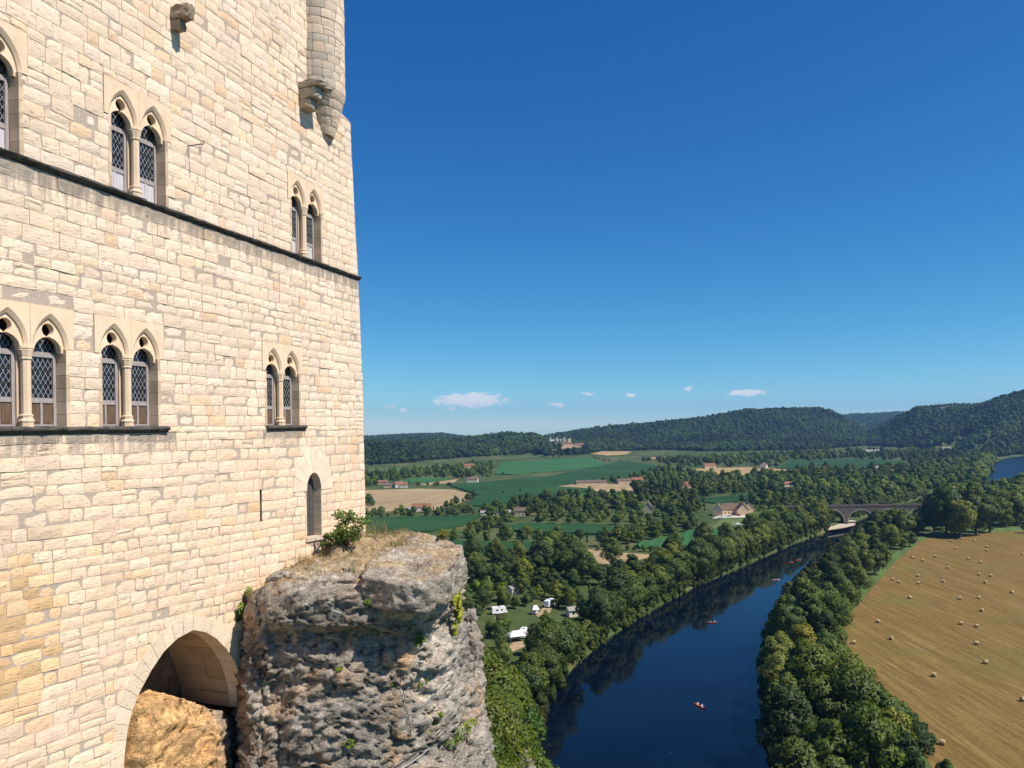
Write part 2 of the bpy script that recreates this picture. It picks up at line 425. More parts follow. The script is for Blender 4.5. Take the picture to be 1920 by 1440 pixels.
# small arched doorway
DT0, DH0 = wallpt(576, 1006)[0], wallpt(590, 1006)[1]; DT1 = wallpt(603, 1000)[0]; DHA = wallpt(588, 886)[1]
DTC = (DT0 + DT1) / 2; DHW = (DT1 - DT0) / 2; DSP = DHA - DHW * 1.25
print('door', DT0, DT1, DH0, DHA, DSP)
RECTS.append((DT0, DT1, DH0 - .02, DSP))
# great pointed arch: inner curve from photo, left foot -> apex -> right foot
ARCH_IN = [wallpt(x, y) for x, y in ((229, 1470), (231, 1425), (238, 1370), (248, 1330), (262, 1295), (282, 1258), (306, 1222), (332, 1197), (361, 1181),
                                     (385, 1185), (406, 1198), (424, 1217), (440, 1243), (450, 1270), (456, 1300), (459, 1328))]
ARCH_OUT = [wallpt(x, y) for x, y in ((203, 1490), (205, 1435), (213, 1368), (224, 1321), (239, 1281), (260, 1240), (288, 1200), (322, 1170), (362, 1154),
                                      (392, 1157), (418, 1168), (440, 1189), (457, 1219), (466, 1252), (470, 1290), (471, 1323))]
def arch_mid(h, side, k=.45):
    pts = [((a[0] * (1 - k) + b[0] * k), (a[1] * (1 - k) + b[1] * k)) for a, b in zip(ARCH_IN, ARCH_OUT)]
    pts = pts[:9] if side < 0 else pts[8:][::-1]
    hs = [p[1] for p in pts]; ts = [p[0] for p in pts]
    return float(np.interp(h, hs, ts))
A_TOP = .55 * ARCH_IN[8][1] + .45 * ARCH_OUT[8][1]
def door_mid(h, side, k=.42):
    r = DHW + k * .75
    q = max(0, h - DSP); rh = DHA - DSP + k * .75
    return DTC + side * r * math.sqrt(max(0, 1 - min(1, q / rh) ** 2)) if h > DSP else DTC + side * DHW
D_TOP = DHA + .42 * .75
# rock line: below this the masonry stops
_rl = sorted([wallpt(x, y) for x, y in ((471, 1180), (480, 1110), (520, 1075), (560, 1045), (600, 1015), (690, 1010))])
def rockline(t): return float(np.interp(t, [a for a, b in _rl], [b for a, b in _rl])) if t > _rl[0][0] else -99.0
T_ARCH_R = ARCH_OUT[-1][0]
TURRET_T, TURRET_R = None, None

def free_segments(h0, h1):
    """[(tl0, tr0, tl1, tr1, ha, hb)]: clear spans of one course (bottom and top ends)"""
    TL = 11.0
    cuts = []; extra = []
    for (a, b, c, d) in RECTS:
        if d <= h0 + .01 or c >= h1 - .01: continue
        cuts.append((a, a, b, b))
        if d < h1 - .05: extra.append((a, b, a, b, d, h1))
        if c > h0 + .05: extra.append((a, b, a, b, h0, c))
    if h0 < A_TOP:
        hh = min(h1, A_TOP); cuts.append((arch_mid(h0, -1), arch_mid(hh, -1), arch_mid(h0, 1), arch_mid(hh, 1)))
    if h1 > DSP and h0 < D_TOP:
        hh = min(h1, D_TOP); cuts.append((door_mid(h0, -1), door_mid(hh, -1), door_mid(h0, 1), door_mid(hh, 1)))
    te0, te1 = tend(h0), tend(h1)
    ex2 = []
    for e in extra:
        if DSP - .5 < e[4] < D_TOP and abs((e[0] + e[1]) / 2 - DTC) < DHW + .02: continue
        iv = [(e[0], e[1])]; hm = (e[4] + e[5]) / 2
        for (a, b, c, d) in RECTS:
            if c < hm < d:
                iv = [q for (x, y) in iv for q in ((x, min(y, a)), (max(x, b), y)) if q[1] - q[0] > .05]
        ex2 += [(x, y, x, y, e[4], e[5]) for x, y in iv]
    extra = ex2
    cuts.sort()
    merged = []
    for c in cuts:
        if merged and c[0] < merged[-1][2] + .06: 
            m = merged[-1]; merged[-1] = (m[0], m[1], max(m[2], c[2]), max(m[3], c[3]))
        else: merged.append(c)
    segs = []; l0 = l1 = TL
    for (a0, a1, b0, b1) in merged:
        if a0 > l0 + .05: segs.append((l0, a0, l1, a1, h0, h1))
        l0, l1 = b0, b1
    if te0 > l0 + .05: segs.append((l0, te0, l1, te1, h0, h1))
    return segs, extra
def lay(segs, mapper, wmin=.30, wmax=.92, wav=.012, rough=1.0):
    for (l0, r0, l1, r1, ha, hb) in segs:
        W = ((r0 - l0) + (r1 - l1)) / 2
        if min(r0, r1) - max(l0, l1) < .04: continue
        n = max(1, int(round(W / rng.uniform(wmin + .1, max(wmin + .2, wmax - .22)))))
        cutp = np.cumsum(rng.uniform(wmin, wmax, n)); cutp = np.concatenate([[0], cutp / cutp[-1]])
        for i in range(n):
            u0, u1 = cutp[i], cutp[i + 1]
            la, ra = max(l0, l1), min(r0, r1)
            x0, x1 = la + (ra - la) * u0, la + (ra - la) * u1
            bl, tl = ((l0, ha), (l1, hb)) if i == 0 else ((x0, ha), (x0, hb))
            br, tr = ((r0, ha), (r1, hb)) if i == n - 1 else ((x1, ha), (x1, hb))
            wv = lambda q: (q[0], q[1] + wav * math.sin(q[0] * 2.3 + q[1] * 5.1) + wav * .6 * math.sin(q[0] * 6.1 + q[1] * 3.3))
            # drop what the rock hides
            if mapper is wmap:
                tm = (bl[0] + br[0]) / 2
                if hb < rockline(tm) - .25: continue
            bl, br, tl, tr = map(wv, (bl, br, tl, tr))
            k = rng.random(); w = br[0] - bl[0]; hh = hb - ha
            if k < .07 and hh > .26 and w > .3:        # two thin stones on top of each other
                f = rng.uniform(.38, .62); ml = (bl[0] * (1 - f) + tl[0] * f, bl[1] * (1 - f) + tl[1] * f); m2 = (br[0] * (1 - f) + tr[0] * f, br[1] * (1 - f) + tr[1] * f)
                stone(bl, br, m2, ml, mapper, rough=rough); stone(ml, m2, tr, tl, mapper, rough=rough)
            else: stone(bl, br, tr, tl, mapper, proud=rng.normal(0, .006), rough=rough)
# courses
TZ_CUT = wallpt(600, 185)[1]
edges = [-12.5]
marks = [H_SC - .16, H_SC, H_SILL - .16, H_SILL]
h = -12.5
while h < 18.5:
    step = rng.uniform(.24, .38) if h < 7 else rng.uniform(.25, .40)
    if h < -1 : step = rng.uniform(.23, .34)
    nh = h + step
    for m in marks:
        if h < m - 1e-6 and nh > m - .12: nh = m; break
    h = nh; edges.append(h)
for h0, h1 in zip(edges[:-1], edges[1:]):
    if abs(h0 - (H_SC - .16)) < 1e-4: continue
    segs, extra = free_segments(h0, h1)
    lay(segs, wmap); lay(extra, wmap)
    for (l0, r0, l1, r1, ha, hb) in segs + extra:     # the mortar bed behind the stones
        q = [(l0, -.012, ha - .002), (r0, -.012, ha - .002), (r1, -.012, hb + .002), (l1, -.012, hb + .002)]
        k = max(1, int((r0 - l0) / 1.5))
        for i in range(k):
            a, b = i / k, (i + 1) / k
            qq = [(l0 + (r0 - l0) * a, -.012, ha - .002), (l0 + (r0 - l0) * b, -.012, ha - .002), (l1 + (r1 - l1) * b, -.012, hb + .002), (l1 + (r1 - l1) * a, -.012, hb + .002)]
            MORTAR.add(wmap(qq), [(0, 1, 2, 3)])

# ---- engaged round turret on the upper corner -----------------------
TZ0, TZ1 = wallpt(600, 175)[1], 19.0
ta = wallpt(578, 100)[0]; te = float(np.interp(12, [a for a, b in _ce], [b for a, b in _ce]))
TR_R = 1.04
TCT, TCN = te - 1.92, -.28
def tmap(pts):        # s = angle*R, n = radial offset
    p = np.asarray(pts, float); a = p[:, 0] / TR_R
    r = TR_R + p[:, 1] - np.clip((12.9 - p[:, 2]) / 1.9, 0, 1) * .0
    return np.stack([TCT + r * np.sin(a), -(TCN + r * np.cos(a)), p[:, 2] + HB], 1)
hh = TZ0
while hh < TZ1:
    nh = hh + rng.uniform(.27, .38)
    lay([(-TR_R * 1.6, TR_R * 2.4, -TR_R * 1.6, TR_R * 2.4, hh, nh)], tmap, .3, .62, .006, .7)
    hh = nh
tb = MB(); tb.lathe([(TR_R - .03, TZ0 - .02), (TR_R - .03, TZ1 + .3)], 40, (TCT, -TCN))
tb.v = [(x, y, z + HB) for x, y, z in tb.v]; tb.build('turret_core', MAT['mortar'], castle, smooth=False)

# tapering masonry foot of the turret
tip_t, tip_h = wallpt(616, 258)
def fmap(pts):
    p = np.asarray(pts, float); a = p[:, 0] / TR_R; k = np.clip((TZ0 - p[:, 2]) / (TZ0 - tip_h), 0, 1)
    r = TR_R * (1 - .62 * k) + p[:, 1]
    return np.stack([TCT + .25 * k + r * np.sin(a), -(TCN + .12 * k + r * np.cos(a)), p[:, 2] + HB], 1)
hh = TZ0
for i in range(5):
    nh = hh - (TZ0 - tip_h) / 5; lay([(-TR_R * 1.6, TR_R * 2.2, -TR_R * 1.6, TR_R * 2.2, nh, hh)], fmap, .45 + .25 * i, .8 + .35 * i, .006, .7); hh = nh
fb = MB(); fb.lathe([(.05, tip_h + .1), (TR_R * .34, tip_h + .02), (TR_R - .05, TZ0)], 24, (TCT + .0, -TCN)); fb.v = [(x + .25 * (TZ0 - z) / (TZ0 - tip_h), y - .12 * (TZ0 - z) / (TZ0 - tip_h), z + HB) for x, y, z in fb.v]; fb.build('turret_foot', MAT['mortar'], castle)

# ---- emit stones: the 300 that show largest are parts of their own ---
def photo_area(s):
    w, hh, t, h, *_ = s
    p = castle_world(t, 0, h)[None]; x, y = project(p)
    if not (-20 < x[0] < 700 and -20 < y[0] < 1460): return 0
    Z = p[0, 1]; return w * hh / Z ** 2 * (1440 - x[0]) / 1400
order = sorted(range(len(STONES)), key=lambda i: -photo_area(STONES[i]))
print('stones', len(STONES))
big = set(order[:300])
rv, rf, rc = [], [], []; base = 0
for i, (w, hh, t, h, V, fs, C, _) in enumerate(STONES):
    # soot and lichen washing down below the string course and sills
    dk = 0.0
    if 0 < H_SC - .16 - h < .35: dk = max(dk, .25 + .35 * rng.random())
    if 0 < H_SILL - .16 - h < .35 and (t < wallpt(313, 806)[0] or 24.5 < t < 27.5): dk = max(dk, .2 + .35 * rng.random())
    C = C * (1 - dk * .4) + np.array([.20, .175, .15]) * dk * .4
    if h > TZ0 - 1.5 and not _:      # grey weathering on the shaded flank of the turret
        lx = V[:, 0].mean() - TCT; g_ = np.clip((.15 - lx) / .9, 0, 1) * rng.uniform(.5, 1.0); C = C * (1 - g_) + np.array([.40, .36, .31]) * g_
    if i in big:
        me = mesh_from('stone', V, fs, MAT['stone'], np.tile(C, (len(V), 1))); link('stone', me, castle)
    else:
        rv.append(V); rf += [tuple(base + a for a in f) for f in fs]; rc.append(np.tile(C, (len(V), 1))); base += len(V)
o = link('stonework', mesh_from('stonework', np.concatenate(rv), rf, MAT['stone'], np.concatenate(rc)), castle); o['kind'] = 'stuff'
MORTAR.build('mortar_bed', MAT['mortar'], castle)

# ---- solid body behind the facing -----------------------------------
body = MB()
hs_ = [-16, -5, 0, 6, 10.8, 19.3]
def ring(h, n0):
    e = tend(h) - .02
    return [(10.0, -n0, h + HB), (e, -n0, h + HB), (e - 1.0, 9.0, h + HB), (10.0, 9.0, h + HB)]
V = []
for h in hs_: V += ring(h, -2.6)
Fq = [(0, 1, 2, 3), tuple(4 * (len(hs_) - 1) + k for k in (3, 2, 1, 0))]
for i in range(len(hs_) - 1):
    for k in range(4): Fq.append((4 * i + k, 4 * i + (k + 1) % 4, 4 * i + 4 + (k + 1) % 4, 4 * i + 4 + k))
body.add(V, Fq)
body.build('wall_core', MAT['mortar'], castle)
# end wall of the keep (turned away from the camera), top and edges close the body
ew = MB()
for h0, h1 in zip(edges[:-1], edges[1:]):
    if h1 < -7: continue
    a, b = tend(h0), tend(h1)
    w0, w1 = float(warp(np.array(h0), a)), float(warp(np.array(h1), b))
    ew.add([(a - .005, .0, w0 + HB), (a - .9, 6.0, w0 + HB), (b - .9, 6.0, w1 + HB), (b - .005, .0, w1 + HB)], [(0, 1, 2, 3)])
ew.add([(10, .0, 18.6 + HB), (tend(18), .0, 18.6 + HB), (tend(18) - .9, 6, 18.6 + HB), (10, 6, 18.6 + HB)], [(0, 1, 2, 3)])
ew.build('end_wall', MAT['mortar'], castle)

# ---- string course ---------------------------------------------------
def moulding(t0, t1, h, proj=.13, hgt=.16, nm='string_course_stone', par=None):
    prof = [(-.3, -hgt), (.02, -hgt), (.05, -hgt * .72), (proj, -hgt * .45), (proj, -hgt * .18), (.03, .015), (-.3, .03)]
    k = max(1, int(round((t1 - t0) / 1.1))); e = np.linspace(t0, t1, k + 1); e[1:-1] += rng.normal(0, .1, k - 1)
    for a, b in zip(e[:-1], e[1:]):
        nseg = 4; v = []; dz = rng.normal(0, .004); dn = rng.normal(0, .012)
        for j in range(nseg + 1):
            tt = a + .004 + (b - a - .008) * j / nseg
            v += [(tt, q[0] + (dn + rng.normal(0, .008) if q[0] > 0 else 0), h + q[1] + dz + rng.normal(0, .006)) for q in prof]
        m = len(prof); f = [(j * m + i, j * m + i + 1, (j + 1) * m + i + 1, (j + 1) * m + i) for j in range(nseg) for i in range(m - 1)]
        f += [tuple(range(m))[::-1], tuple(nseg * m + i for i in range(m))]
        link(nm, mesh_from(nm, wmap(v), f, MAT['lichen_shadow'], None), par or castle)
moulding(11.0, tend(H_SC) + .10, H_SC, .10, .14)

# ---- twin lancet windows ---------------------------------------------
def pointed(w, n, sp):         # pointed (equilateral) arch, left spring -> apex -> right spring
    a = w / 2; pts = []
    for i in range(n + 1):
        ang = math.pi - (math.pi / 3) * i / n; pts.append((a + w * math.cos(ang), sp + w * math.sin(ang)))
    return pts + [(-x, y) for x, y in pts[-2::-1]]
DCOL = np.array([.82, .61, .425])
def win_mesh(kind):
    """meshes of one window in local (t, -n, h above sill); built once, shared"""
    out = []
    NA = 14
    lw = .745; cx = (-(.26 + lw) / 2, (.26 + lw) / 2)
    top = WIN_H + .15; SW = WIN_W / 2 + .21
    for side, c in zip((-1, 1), cx):
        front = [(c + x, y) for x, y in pointed(.90, NA, WIN_SP)]
        inner = [(c + x, y) for x, y in pointed(.78, NA, WIN_SP)]
        V, Fc = [], []
        def vv(x, n, y): V.append((x, -n, y)); return len(V) - 1
        lo, hi = (-SW, 0.0) if side < 0 else (0.0, SW)
        # face strips above the arch
        idf = [vv(min(max(x, lo), hi), .012, y) for x, y in front]; idt = [vv(min(max(x, lo), hi), .012, top) for x, y in front]
        for i in range(len(front) - 1): Fc.append((idf[i], idf[i + 1], idt[i + 1], idt[i]))
        # pier at the outer edge
        ox = lo if side < 0 else hi; ex = idf[0] if side < 0 else idf[-1]; et = idt[0] if side < 0 else idt[-1]
        p0 = vv(ox, .012, WIN_SP); p1 = vv(ox, .012, top)
        Fc.append((p0, ex, et, p1) if side < 0 else (ex, p0, p1, et))
        pb = vv(ox, -.08, WIN_SP); pt = vv(ox, -.08, top); Fc.append((p0, p1, pt, pb) if side < 0 else (p1, p0, pb, pt))
        tb2 = [vv(lo, -.08, top), vv(hi, -.08, top), vv(lo, .012, top), vv(hi, .012, top)]; Fc.append((tb2[2], tb2[3], tb2[1], tb2[0]))
        ix = 0.0; exi = idf[-1] if side < 0 else idf[0]; eti = idt[-1] if side < 0 else idt[0]
        q0 = vv(ix - side * -.003, .012, WIN_SP); q1 = vv(ix - side * -.003, .012, top)
        Fc.append((exi, q0, q1, eti) if side < 0 else (q0, exi, eti, q1))
        # chamfer, then reveal
        idi = [vv(x, -.045, y) for x, y in inner]; idr = [vv(x, -.40, y) for x, y in inner]
        for i in range(len(front) - 1):
            Fc.append((idf[i + 1], idf[i], idi[i], idi[i + 1])); Fc.append((idi[i + 1], idi[i], idr[i], idr[i + 1]))
        col = DCOL * (.96 + .1 * rng.random())
        out.append(('lintel_slab', mesh_from('lintel_slab', V, Fc, MAT['dressed'], np.tile(col, (len(V), 1)))))
        # cusped tracery plate: oculus above a round head
        ni = 12; nc = 22; ea, eb, esp = .345, .345, 1.70
        inn = [(-ea * math.cos(math.radians(81.5 * i / ni)), esp + eb * math.sin(math.radians(81.5 * i / ni))) for i in range(ni + 1)]
        cc, cr = 2.205, .152
        circ = [(cr * math.cos(math.radians(251 - 322 * i / nc)), cc + cr * math.sin(math.radians(251 - 322 * i / nc))) for i in range(nc + 1)]
        inn = inn + circ + [(-x, y) for x, y in inn[::-1]]
        L = len(inn); full = [(-.40, 1.69)] + pointed(.80, 10, WIN_SP) + [(.40, 1.69)]
        V = [(c + x, .085, y) for x, y in full] + [(c + x, .085, y) for x, y in inn[::-1]]
        nf_ = len(V); Fc = [tuple(range(nf_))[::-1]]
        s0 = len(full); b0 = len(V)
        V += [(c + x * .97, .105, y) for x, y in inn[::-1]] ; b1 = len(V); V += [(c + x * .97, .23, y) for x, y in inn[::-1]]
        for i in range(L - 1):
            Fc += [(s0 + i, s0 + i + 1, b0 + i + 1, b0 + i), (b0 + i, b0 + i + 1, b1 + i + 1, b1 + i)]
        out.append(('tracery', mesh_from('tracery', V, Fc, MAT['dressed'], np.tile(DCOL * 1.06, (len(V), 1)))))
        # jamb reveal (outer side) and stone behind
        xo = c + side * lw / 2
        jb = MB(); 
        for j in range(6):
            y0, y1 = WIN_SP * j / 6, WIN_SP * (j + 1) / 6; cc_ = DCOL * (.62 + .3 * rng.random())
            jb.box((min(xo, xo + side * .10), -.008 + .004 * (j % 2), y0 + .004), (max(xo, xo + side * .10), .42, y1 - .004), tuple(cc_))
        out.append(('jamb', jb.mesh('jamb', MAT['dressed'])))
        # casement: timber frame, lattice, glass, lower panel
        yw = .33; x0, x1 = c - .36, c + .36
        cs = MB()
        cs.box((x0, yw - .03, .03), (x0 + .06, yw + .03, 1.70)); cs.box((x1 - .075, yw - .04, .03), (x1, yw + .03, 1.70))
        cs.box((x0 + .06, yw - .028, 1.60), (x1 - .075, yw + .03, 1.72)); cs.box((x0 + .06, yw - .028, .56), (x1 - .075, yw + .03, .67)); cs.box((x0 + .06, yw - .028, .03), (x1 - .075, yw + .03, .07))
        out.append(('casement', cs.mesh('casement', MAT['wood_grey'])))
        gl = MB(); gl.box((x0 + .02, yw + .012, .6), (x1 - .02, yw + .02, 2.5))
        out.append(('glass', gl.mesh('glass', MAT['glass'])))
        la = MB(); bw = .0095
        def bars(xa, xb, ya, yb):
            sx, sy = .125, .205; sl = sy / sx
            for sgn in (1, -1):
                k0 = int((ya - sl * xb) / sy) - 20
                for k in range(k0, k0 + 60):
                    # line y = sgn*sl*(x-c) + k*sy
                    pts = []
                    f = lambda x: sgn * sl * (x - c) + k * sy
                    g = lambda y: (y - k * sy) / (sgn * sl) + c
                    for x in (xa, xb):
                        if ya <= f(x) <= yb: pts.append((x, f(x)))
                    for y in (ya, yb):
                        if xa < g(y) < xb: pts.append((g(y), y))
                    if len(pts) >= 2:
                        pts.sort(); (ax, ay), (bx, by) = pts[0], pts[-1]
                        if math.hypot(bx - ax, by - ay) < .02: continue
                        d = math.hypot(bx - ax, by - ay); nx_, ny_ = -(by - ay) / d * bw / 2, (bx - ax) / d * bw / 2
                        z0 = yw + .001 + (.002 if sgn > 0 else 0)
                        la.add([(ax - nx_, z0, ay - ny_), (bx - nx_, z0, by - ny_), (bx + nx_, z0, by + ny_), (ax + nx_, z0, ay + ny_)], [(0, 1, 2, 3)])
        bars(x0 + .06, x1 - .075, .67, 1.60); bars(x0 + .02, x1 - .02, 1.72, 2.14)
        out.append(('lattice', la.mesh('lattice', MAT['lead'])))
        sb = MB(); 
        for yy in (.98, 1.30): sb.box((x0 + .05, yw - .012, yy), (x1 - .06, yw - .004, yy + .016))
        out.append(('saddle_bar', sb.mesh('saddle_bar', MAT['iron'])))
        pm = MAT['wood_pale'] if kind else MAT['wood_brown']
        for a, b in ((x0 + .06, c - .03), (c + .03, x1 - .075)):
            pn = MB(); pn.box((a, yw - .006, .07), (b, yw + .01, .56)); pn.box((a + .03, yw - .016, .11), (b - .03, yw - .004, .52))
            out.append(('panel', pn.mesh('panel', pm)))
        ml = MB(); ml.box((c - .03, yw - .022, .07), (c + .03, yw + .01, .56)); out.append(('panel_stile', ml.mesh('panel_stile', MAT['wood_grey'] if not kind else pm)))
        wb = MB(); wb.box((x0 - .02, yw - .16, -.0), (x1 + .02, yw + .03, .03)); out.append(('wooden_sill', wb.mesh('wooden_sill', MAT['wood_dark'])))
    # column between the lights
    cb = MB(); r = .105
    cb.lathe([(.15, .0), (.15, .12), (.165, .13), (.165, .16), (.135, .19), (.135, .25), (.15, .265), (.12, .29)], 8, (0, .14), rot=math.pi / 8, col=tuple(DCOL * .95))
    out.append(('column_base', cb.mesh('column_base', MAT['dressed'])))
    cs = MB(); cs.lathe([(r, .285), (r * .98, 1.50)], 8, (0, .14), rot=math.pi / 8, col=tuple(DCOL)); out.append(('column', cs.mesh('column', MAT['dressed'])))
    cp = MB(); cp.lathe([(.12, 1.50), (.13, 1.52), (.12, 1.54), (.125, 1.56), (.155, 1.68), (.165, 1.70), (.155, 1.72), (.175, 1.74), (.175, 1.80)], 8, (0, .14), rot=math.pi / 8, col=tuple(DCOL * 1.02))
    out.append(('capital', cp.mesh('capital', MAT['dressed'])))
    mb2 = MB(); mb2.box((-.13, .26, .0), (.13, .42, 2.3), tuple(DCOL * .8)); out.append(('mullion', mb2.mesh('mullion', MAT['dressed'])))
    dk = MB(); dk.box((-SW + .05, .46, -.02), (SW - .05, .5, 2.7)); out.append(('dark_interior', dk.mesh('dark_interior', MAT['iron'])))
    return out
WM = {0: win_mesh(0), 1: win_mesh(1)}
wl_ = ['twin window with brown panels cut by the left edge, lower floor', 'middle twin window of the lower floor, brown lower panels', 'lower floor twin window above the small plank door',
       'upper floor window cut off by the left edge', 'upper floor twin window with pale lilac panels', 'upper floor twin window nearest the corner of the keep']
for (tcn, hs, up), lb in zip(WINS, wl_):
    w = empty('window', (tcn, 0, hs + HB), 0, castle); w['label'] = lb
    for nm, me in WM[up]: link(nm, me, w)
# sills of the lower windows
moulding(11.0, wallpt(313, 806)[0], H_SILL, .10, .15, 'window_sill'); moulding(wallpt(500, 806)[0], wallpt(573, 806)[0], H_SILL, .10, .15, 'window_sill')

# ---- arrow slit --------------------------------------------------------
sl = MB(); sl.box((st - .12, .08, sh0 - .05), (st + .12, .12, sh1 + .05)); sl.v = [tuple(q) for q in wmap([(x, -y, z) for x, y, z in sl.v])]
sl.build('arrow_slit', MAT['iron'], castle)

# ---- little door ---------------------------------------------------------
door = empty('small_door', (0, 0, 0), 0, castle); door['label'] = 'narrow round-headed plank door above the rock'
nv = 9; ri0 = 0.0
def dcurve(a, k): # a in 0..pi from right to left
    return DTC + (DHW + k * .75) * math.cos(a), DSP + (DHA - DSP + k * .75) * math.sin(a)
for i in range(nv):
    a0, a1 = math.pi * i / nv + .006, math.pi * (i + 1) / nv - .006
    V = []; m = 4
    for n in (.02, -.45):
        for k in (0.0, 1.0):
            for j in range(m + 1):
                x, y = dcurve(a0 + (a1 - a0) * j / m, k * (.95 + .05 * ((i * 7) % 3))); V.append((x, n, y))
    e = m + 1; Fc = []
    for j in range(m):
        Fc += [(j, e + j, e + j + 1, j + 1), (j + 1, 2 * e + j + 1, 2 * e + j, j), (e + j, 3 * e + j, 3 * e + j + 1, e + j + 1)]
    Fc += [(0, 2 * e, 3 * e, e), (m, e + m, 3 * e + m, 2 * e + m)]
    link('voussoir', mesh_from('voussoir', wmap(V), Fc, MAT['dressed'], np.tile(np.array([.84, .675, .51]) * (.92 + .14 * rng.random()), (len(V), 1))), door)
nj = 7
for side in (-1, 1):
    for j in range(nj):
        y0, y1 = DH0 + (DSP - DH0) * j / nj, DH0 + (DSP - DH0) * (j + 1) / nj
        x = DTC + side * DHW; b = MB(); b.box((min(x, x + side * .1), .0, y0 + .004), (max(x, x + side * .1), .45, y1 - .004), tuple(np.array([.62, .50, .36]) * (.85 + .25 * rng.random())))
        b.v = [tuple(q) for q in wmap([(x_, -y_, z_) for x_, y_, z_ in b.v])]; b.build('jamb_stone', MAT['dressed'], door)
npk = 6
for j in range(npk):   # planks, vertical
    x0 = DT0 + (DT1 - DT0) * j / npk; x1 = DT0 + (DT1 - DT0) * (j + 1) / npk; xm = (x0 + x1) / 2
    y1 = DSP + (DHA - DSP) * math.sqrt(max(0, 1 - ((xm - DTC) / DHW) ** 2)) + .03
    b = MB(); b.box((x0 + .004, .30 + .006 * (j % 2), DH0), (x1 - .004, .36, y1)); b.v = [tuple(q) for q in wmap([(x_, -y_, z_) for x_, y_, z_ in b.v])]
    b.build('plank', MAT['wood_dark'], door)
b = MB(); b.box((DT0 - .1, -.06, DH0 - .12), (DT1 + .1, .5, DH0 - .0), (.6, .5, .38)); b.v = [tuple(q) for q in wmap([(x_, -y_, z_) for x_, y_, z_ in b.v])]; b.build('threshold', MAT['dressed'], door)

# ---- great pointed arch over the rock ---------------------------------
arch = empty('pointed_arch', (0, 0, 0), 0, castle); arch['label'] = 'big pointed relieving arch at the foot of the keep'
def resample(c, n):
    c = np.array(c); s = np.concatenate([[0], np.cumsum(np.linalg.norm(np.diff(c, axis=0), axis=1))]); u = np.linspace(0, s[-1], n)
    return np.stack([np.interp(u, s, c[:, 0]), np.interp(u, s, c[:, 1])], 1)
def half(a, b, n, par):
    A, B = resample(a, n * 3 + 1), resample(b, n * 3 + 1)
    for i in range(n):
        V = []; cols = np.array([.84, .675, .51]) * (.9 + .18 * rng.random())
        for nn in (.022 + rng.normal(0, .006), -.55):
            for C_ in (A, B):
                for j in range(4): 
                    q = C_[3 * i + j].copy(); V.append((q[0], nn, q[1]))
        V = np.array(V)
        ctr = V.mean(0); 
        for k in (0, 4, 8, 12): # joints
            V[k, [0, 2]] += (V[k + 1, [0, 2]] - V[k, [0, 2]]) * .05; V[k + 3, [0, 2]] += (V[k + 2, [0, 2]] - V[k + 3, [0, 2]]) * .05
        V[4:8, [0, 2]] += (V[4:8, [0, 2]] - V[0:4, [0, 2]]) * rng.uniform(-.07, .05)
        Fc = []
        for j in range(3): Fc += [(j, 4 + j, 5 + j, j + 1), (j + 1, 9 + j, 8 + j, j), (4 + j, 12 + j, 13 + j, 5 + j)]
        Fc += [(0, 8, 12, 4), (3, 7, 15, 11)]
        link('voussoir', mesh_from('voussoir', wmap(V), Fc, MAT['stone'], np.tile(cols, (len(V), 1))), par)
half(ARCH_IN[:9], ARCH_OUT[:9], 13, arch); half(ARCH_IN[8:], ARCH_OUT[8:], 10, arch)
# vault soffit: long stones running into the wall
def soffit(c, n, sgn):
    A = resample(c, n + 1)
    for i in range(n):
        x0 = -.55
        while x0 > -2.4:
            x1 = max(-2.4, x0 - rng.uniform(.5, 1.1)); g = .012
            q = [A[i] * (1 - g) + A[i + 1] * g, A[i + 1] * (1 - g) + A[i] * g]
            off = rng.normal(0, .012)
            V = [(q[0][0], x0 - .006, q[0][1] + off), (q[1][0], x0 - .006, q[1][1] + off), (q[1][0], x1 + .006, q[1][1] + off), (q[0][0], x1 + .006, q[0][1] + off)]
            ce = np.array([ARCH_IN[8][0], ARCH_IN[8][1] - 2.0]); 
            W = [(a + (a - ce[0]) * .03, b_, c_ + (c_ - ce[1]) * .03 + .03) for a, b_, c_ in V]
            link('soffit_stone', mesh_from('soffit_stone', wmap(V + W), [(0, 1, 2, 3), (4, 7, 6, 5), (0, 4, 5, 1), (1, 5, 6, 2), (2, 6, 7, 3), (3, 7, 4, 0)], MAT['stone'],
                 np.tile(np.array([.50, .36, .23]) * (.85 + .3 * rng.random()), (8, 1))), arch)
            x0 = x1
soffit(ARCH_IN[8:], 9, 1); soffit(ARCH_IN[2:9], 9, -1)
A = resample(ARCH_IN, 40); ce = (A[:, 0].mean(), -11.5)
big_ = [(ce[0] + (a - ce[0]) * 1.06, -2.45, b + .12) for a, b in A]
gv = []; gf = []
NU, NVV = 40, 16
for j in range(NVV):
    for i in range(NU):
        k = j / (NVV - 1); b = big_[i]; gv.append((b[0], -2.40, b[2] * (1 - k) + (-12.5) * k))
gv = np.array(gv); gv[:, 1] += .10 * fbm(gv * 1.7, 4, 3)
gf = np.array([(j * NU + i, j * NU + i + 1, (j + 1) * NU + i + 1, (j + 1) * NU + i) for j in range(NVV - 1) for i in range(NU - 1)])
link('recess_wall', mesh_from('recess_wall', wmap(gv), gf, MAT['plaster'], None, True), arch)

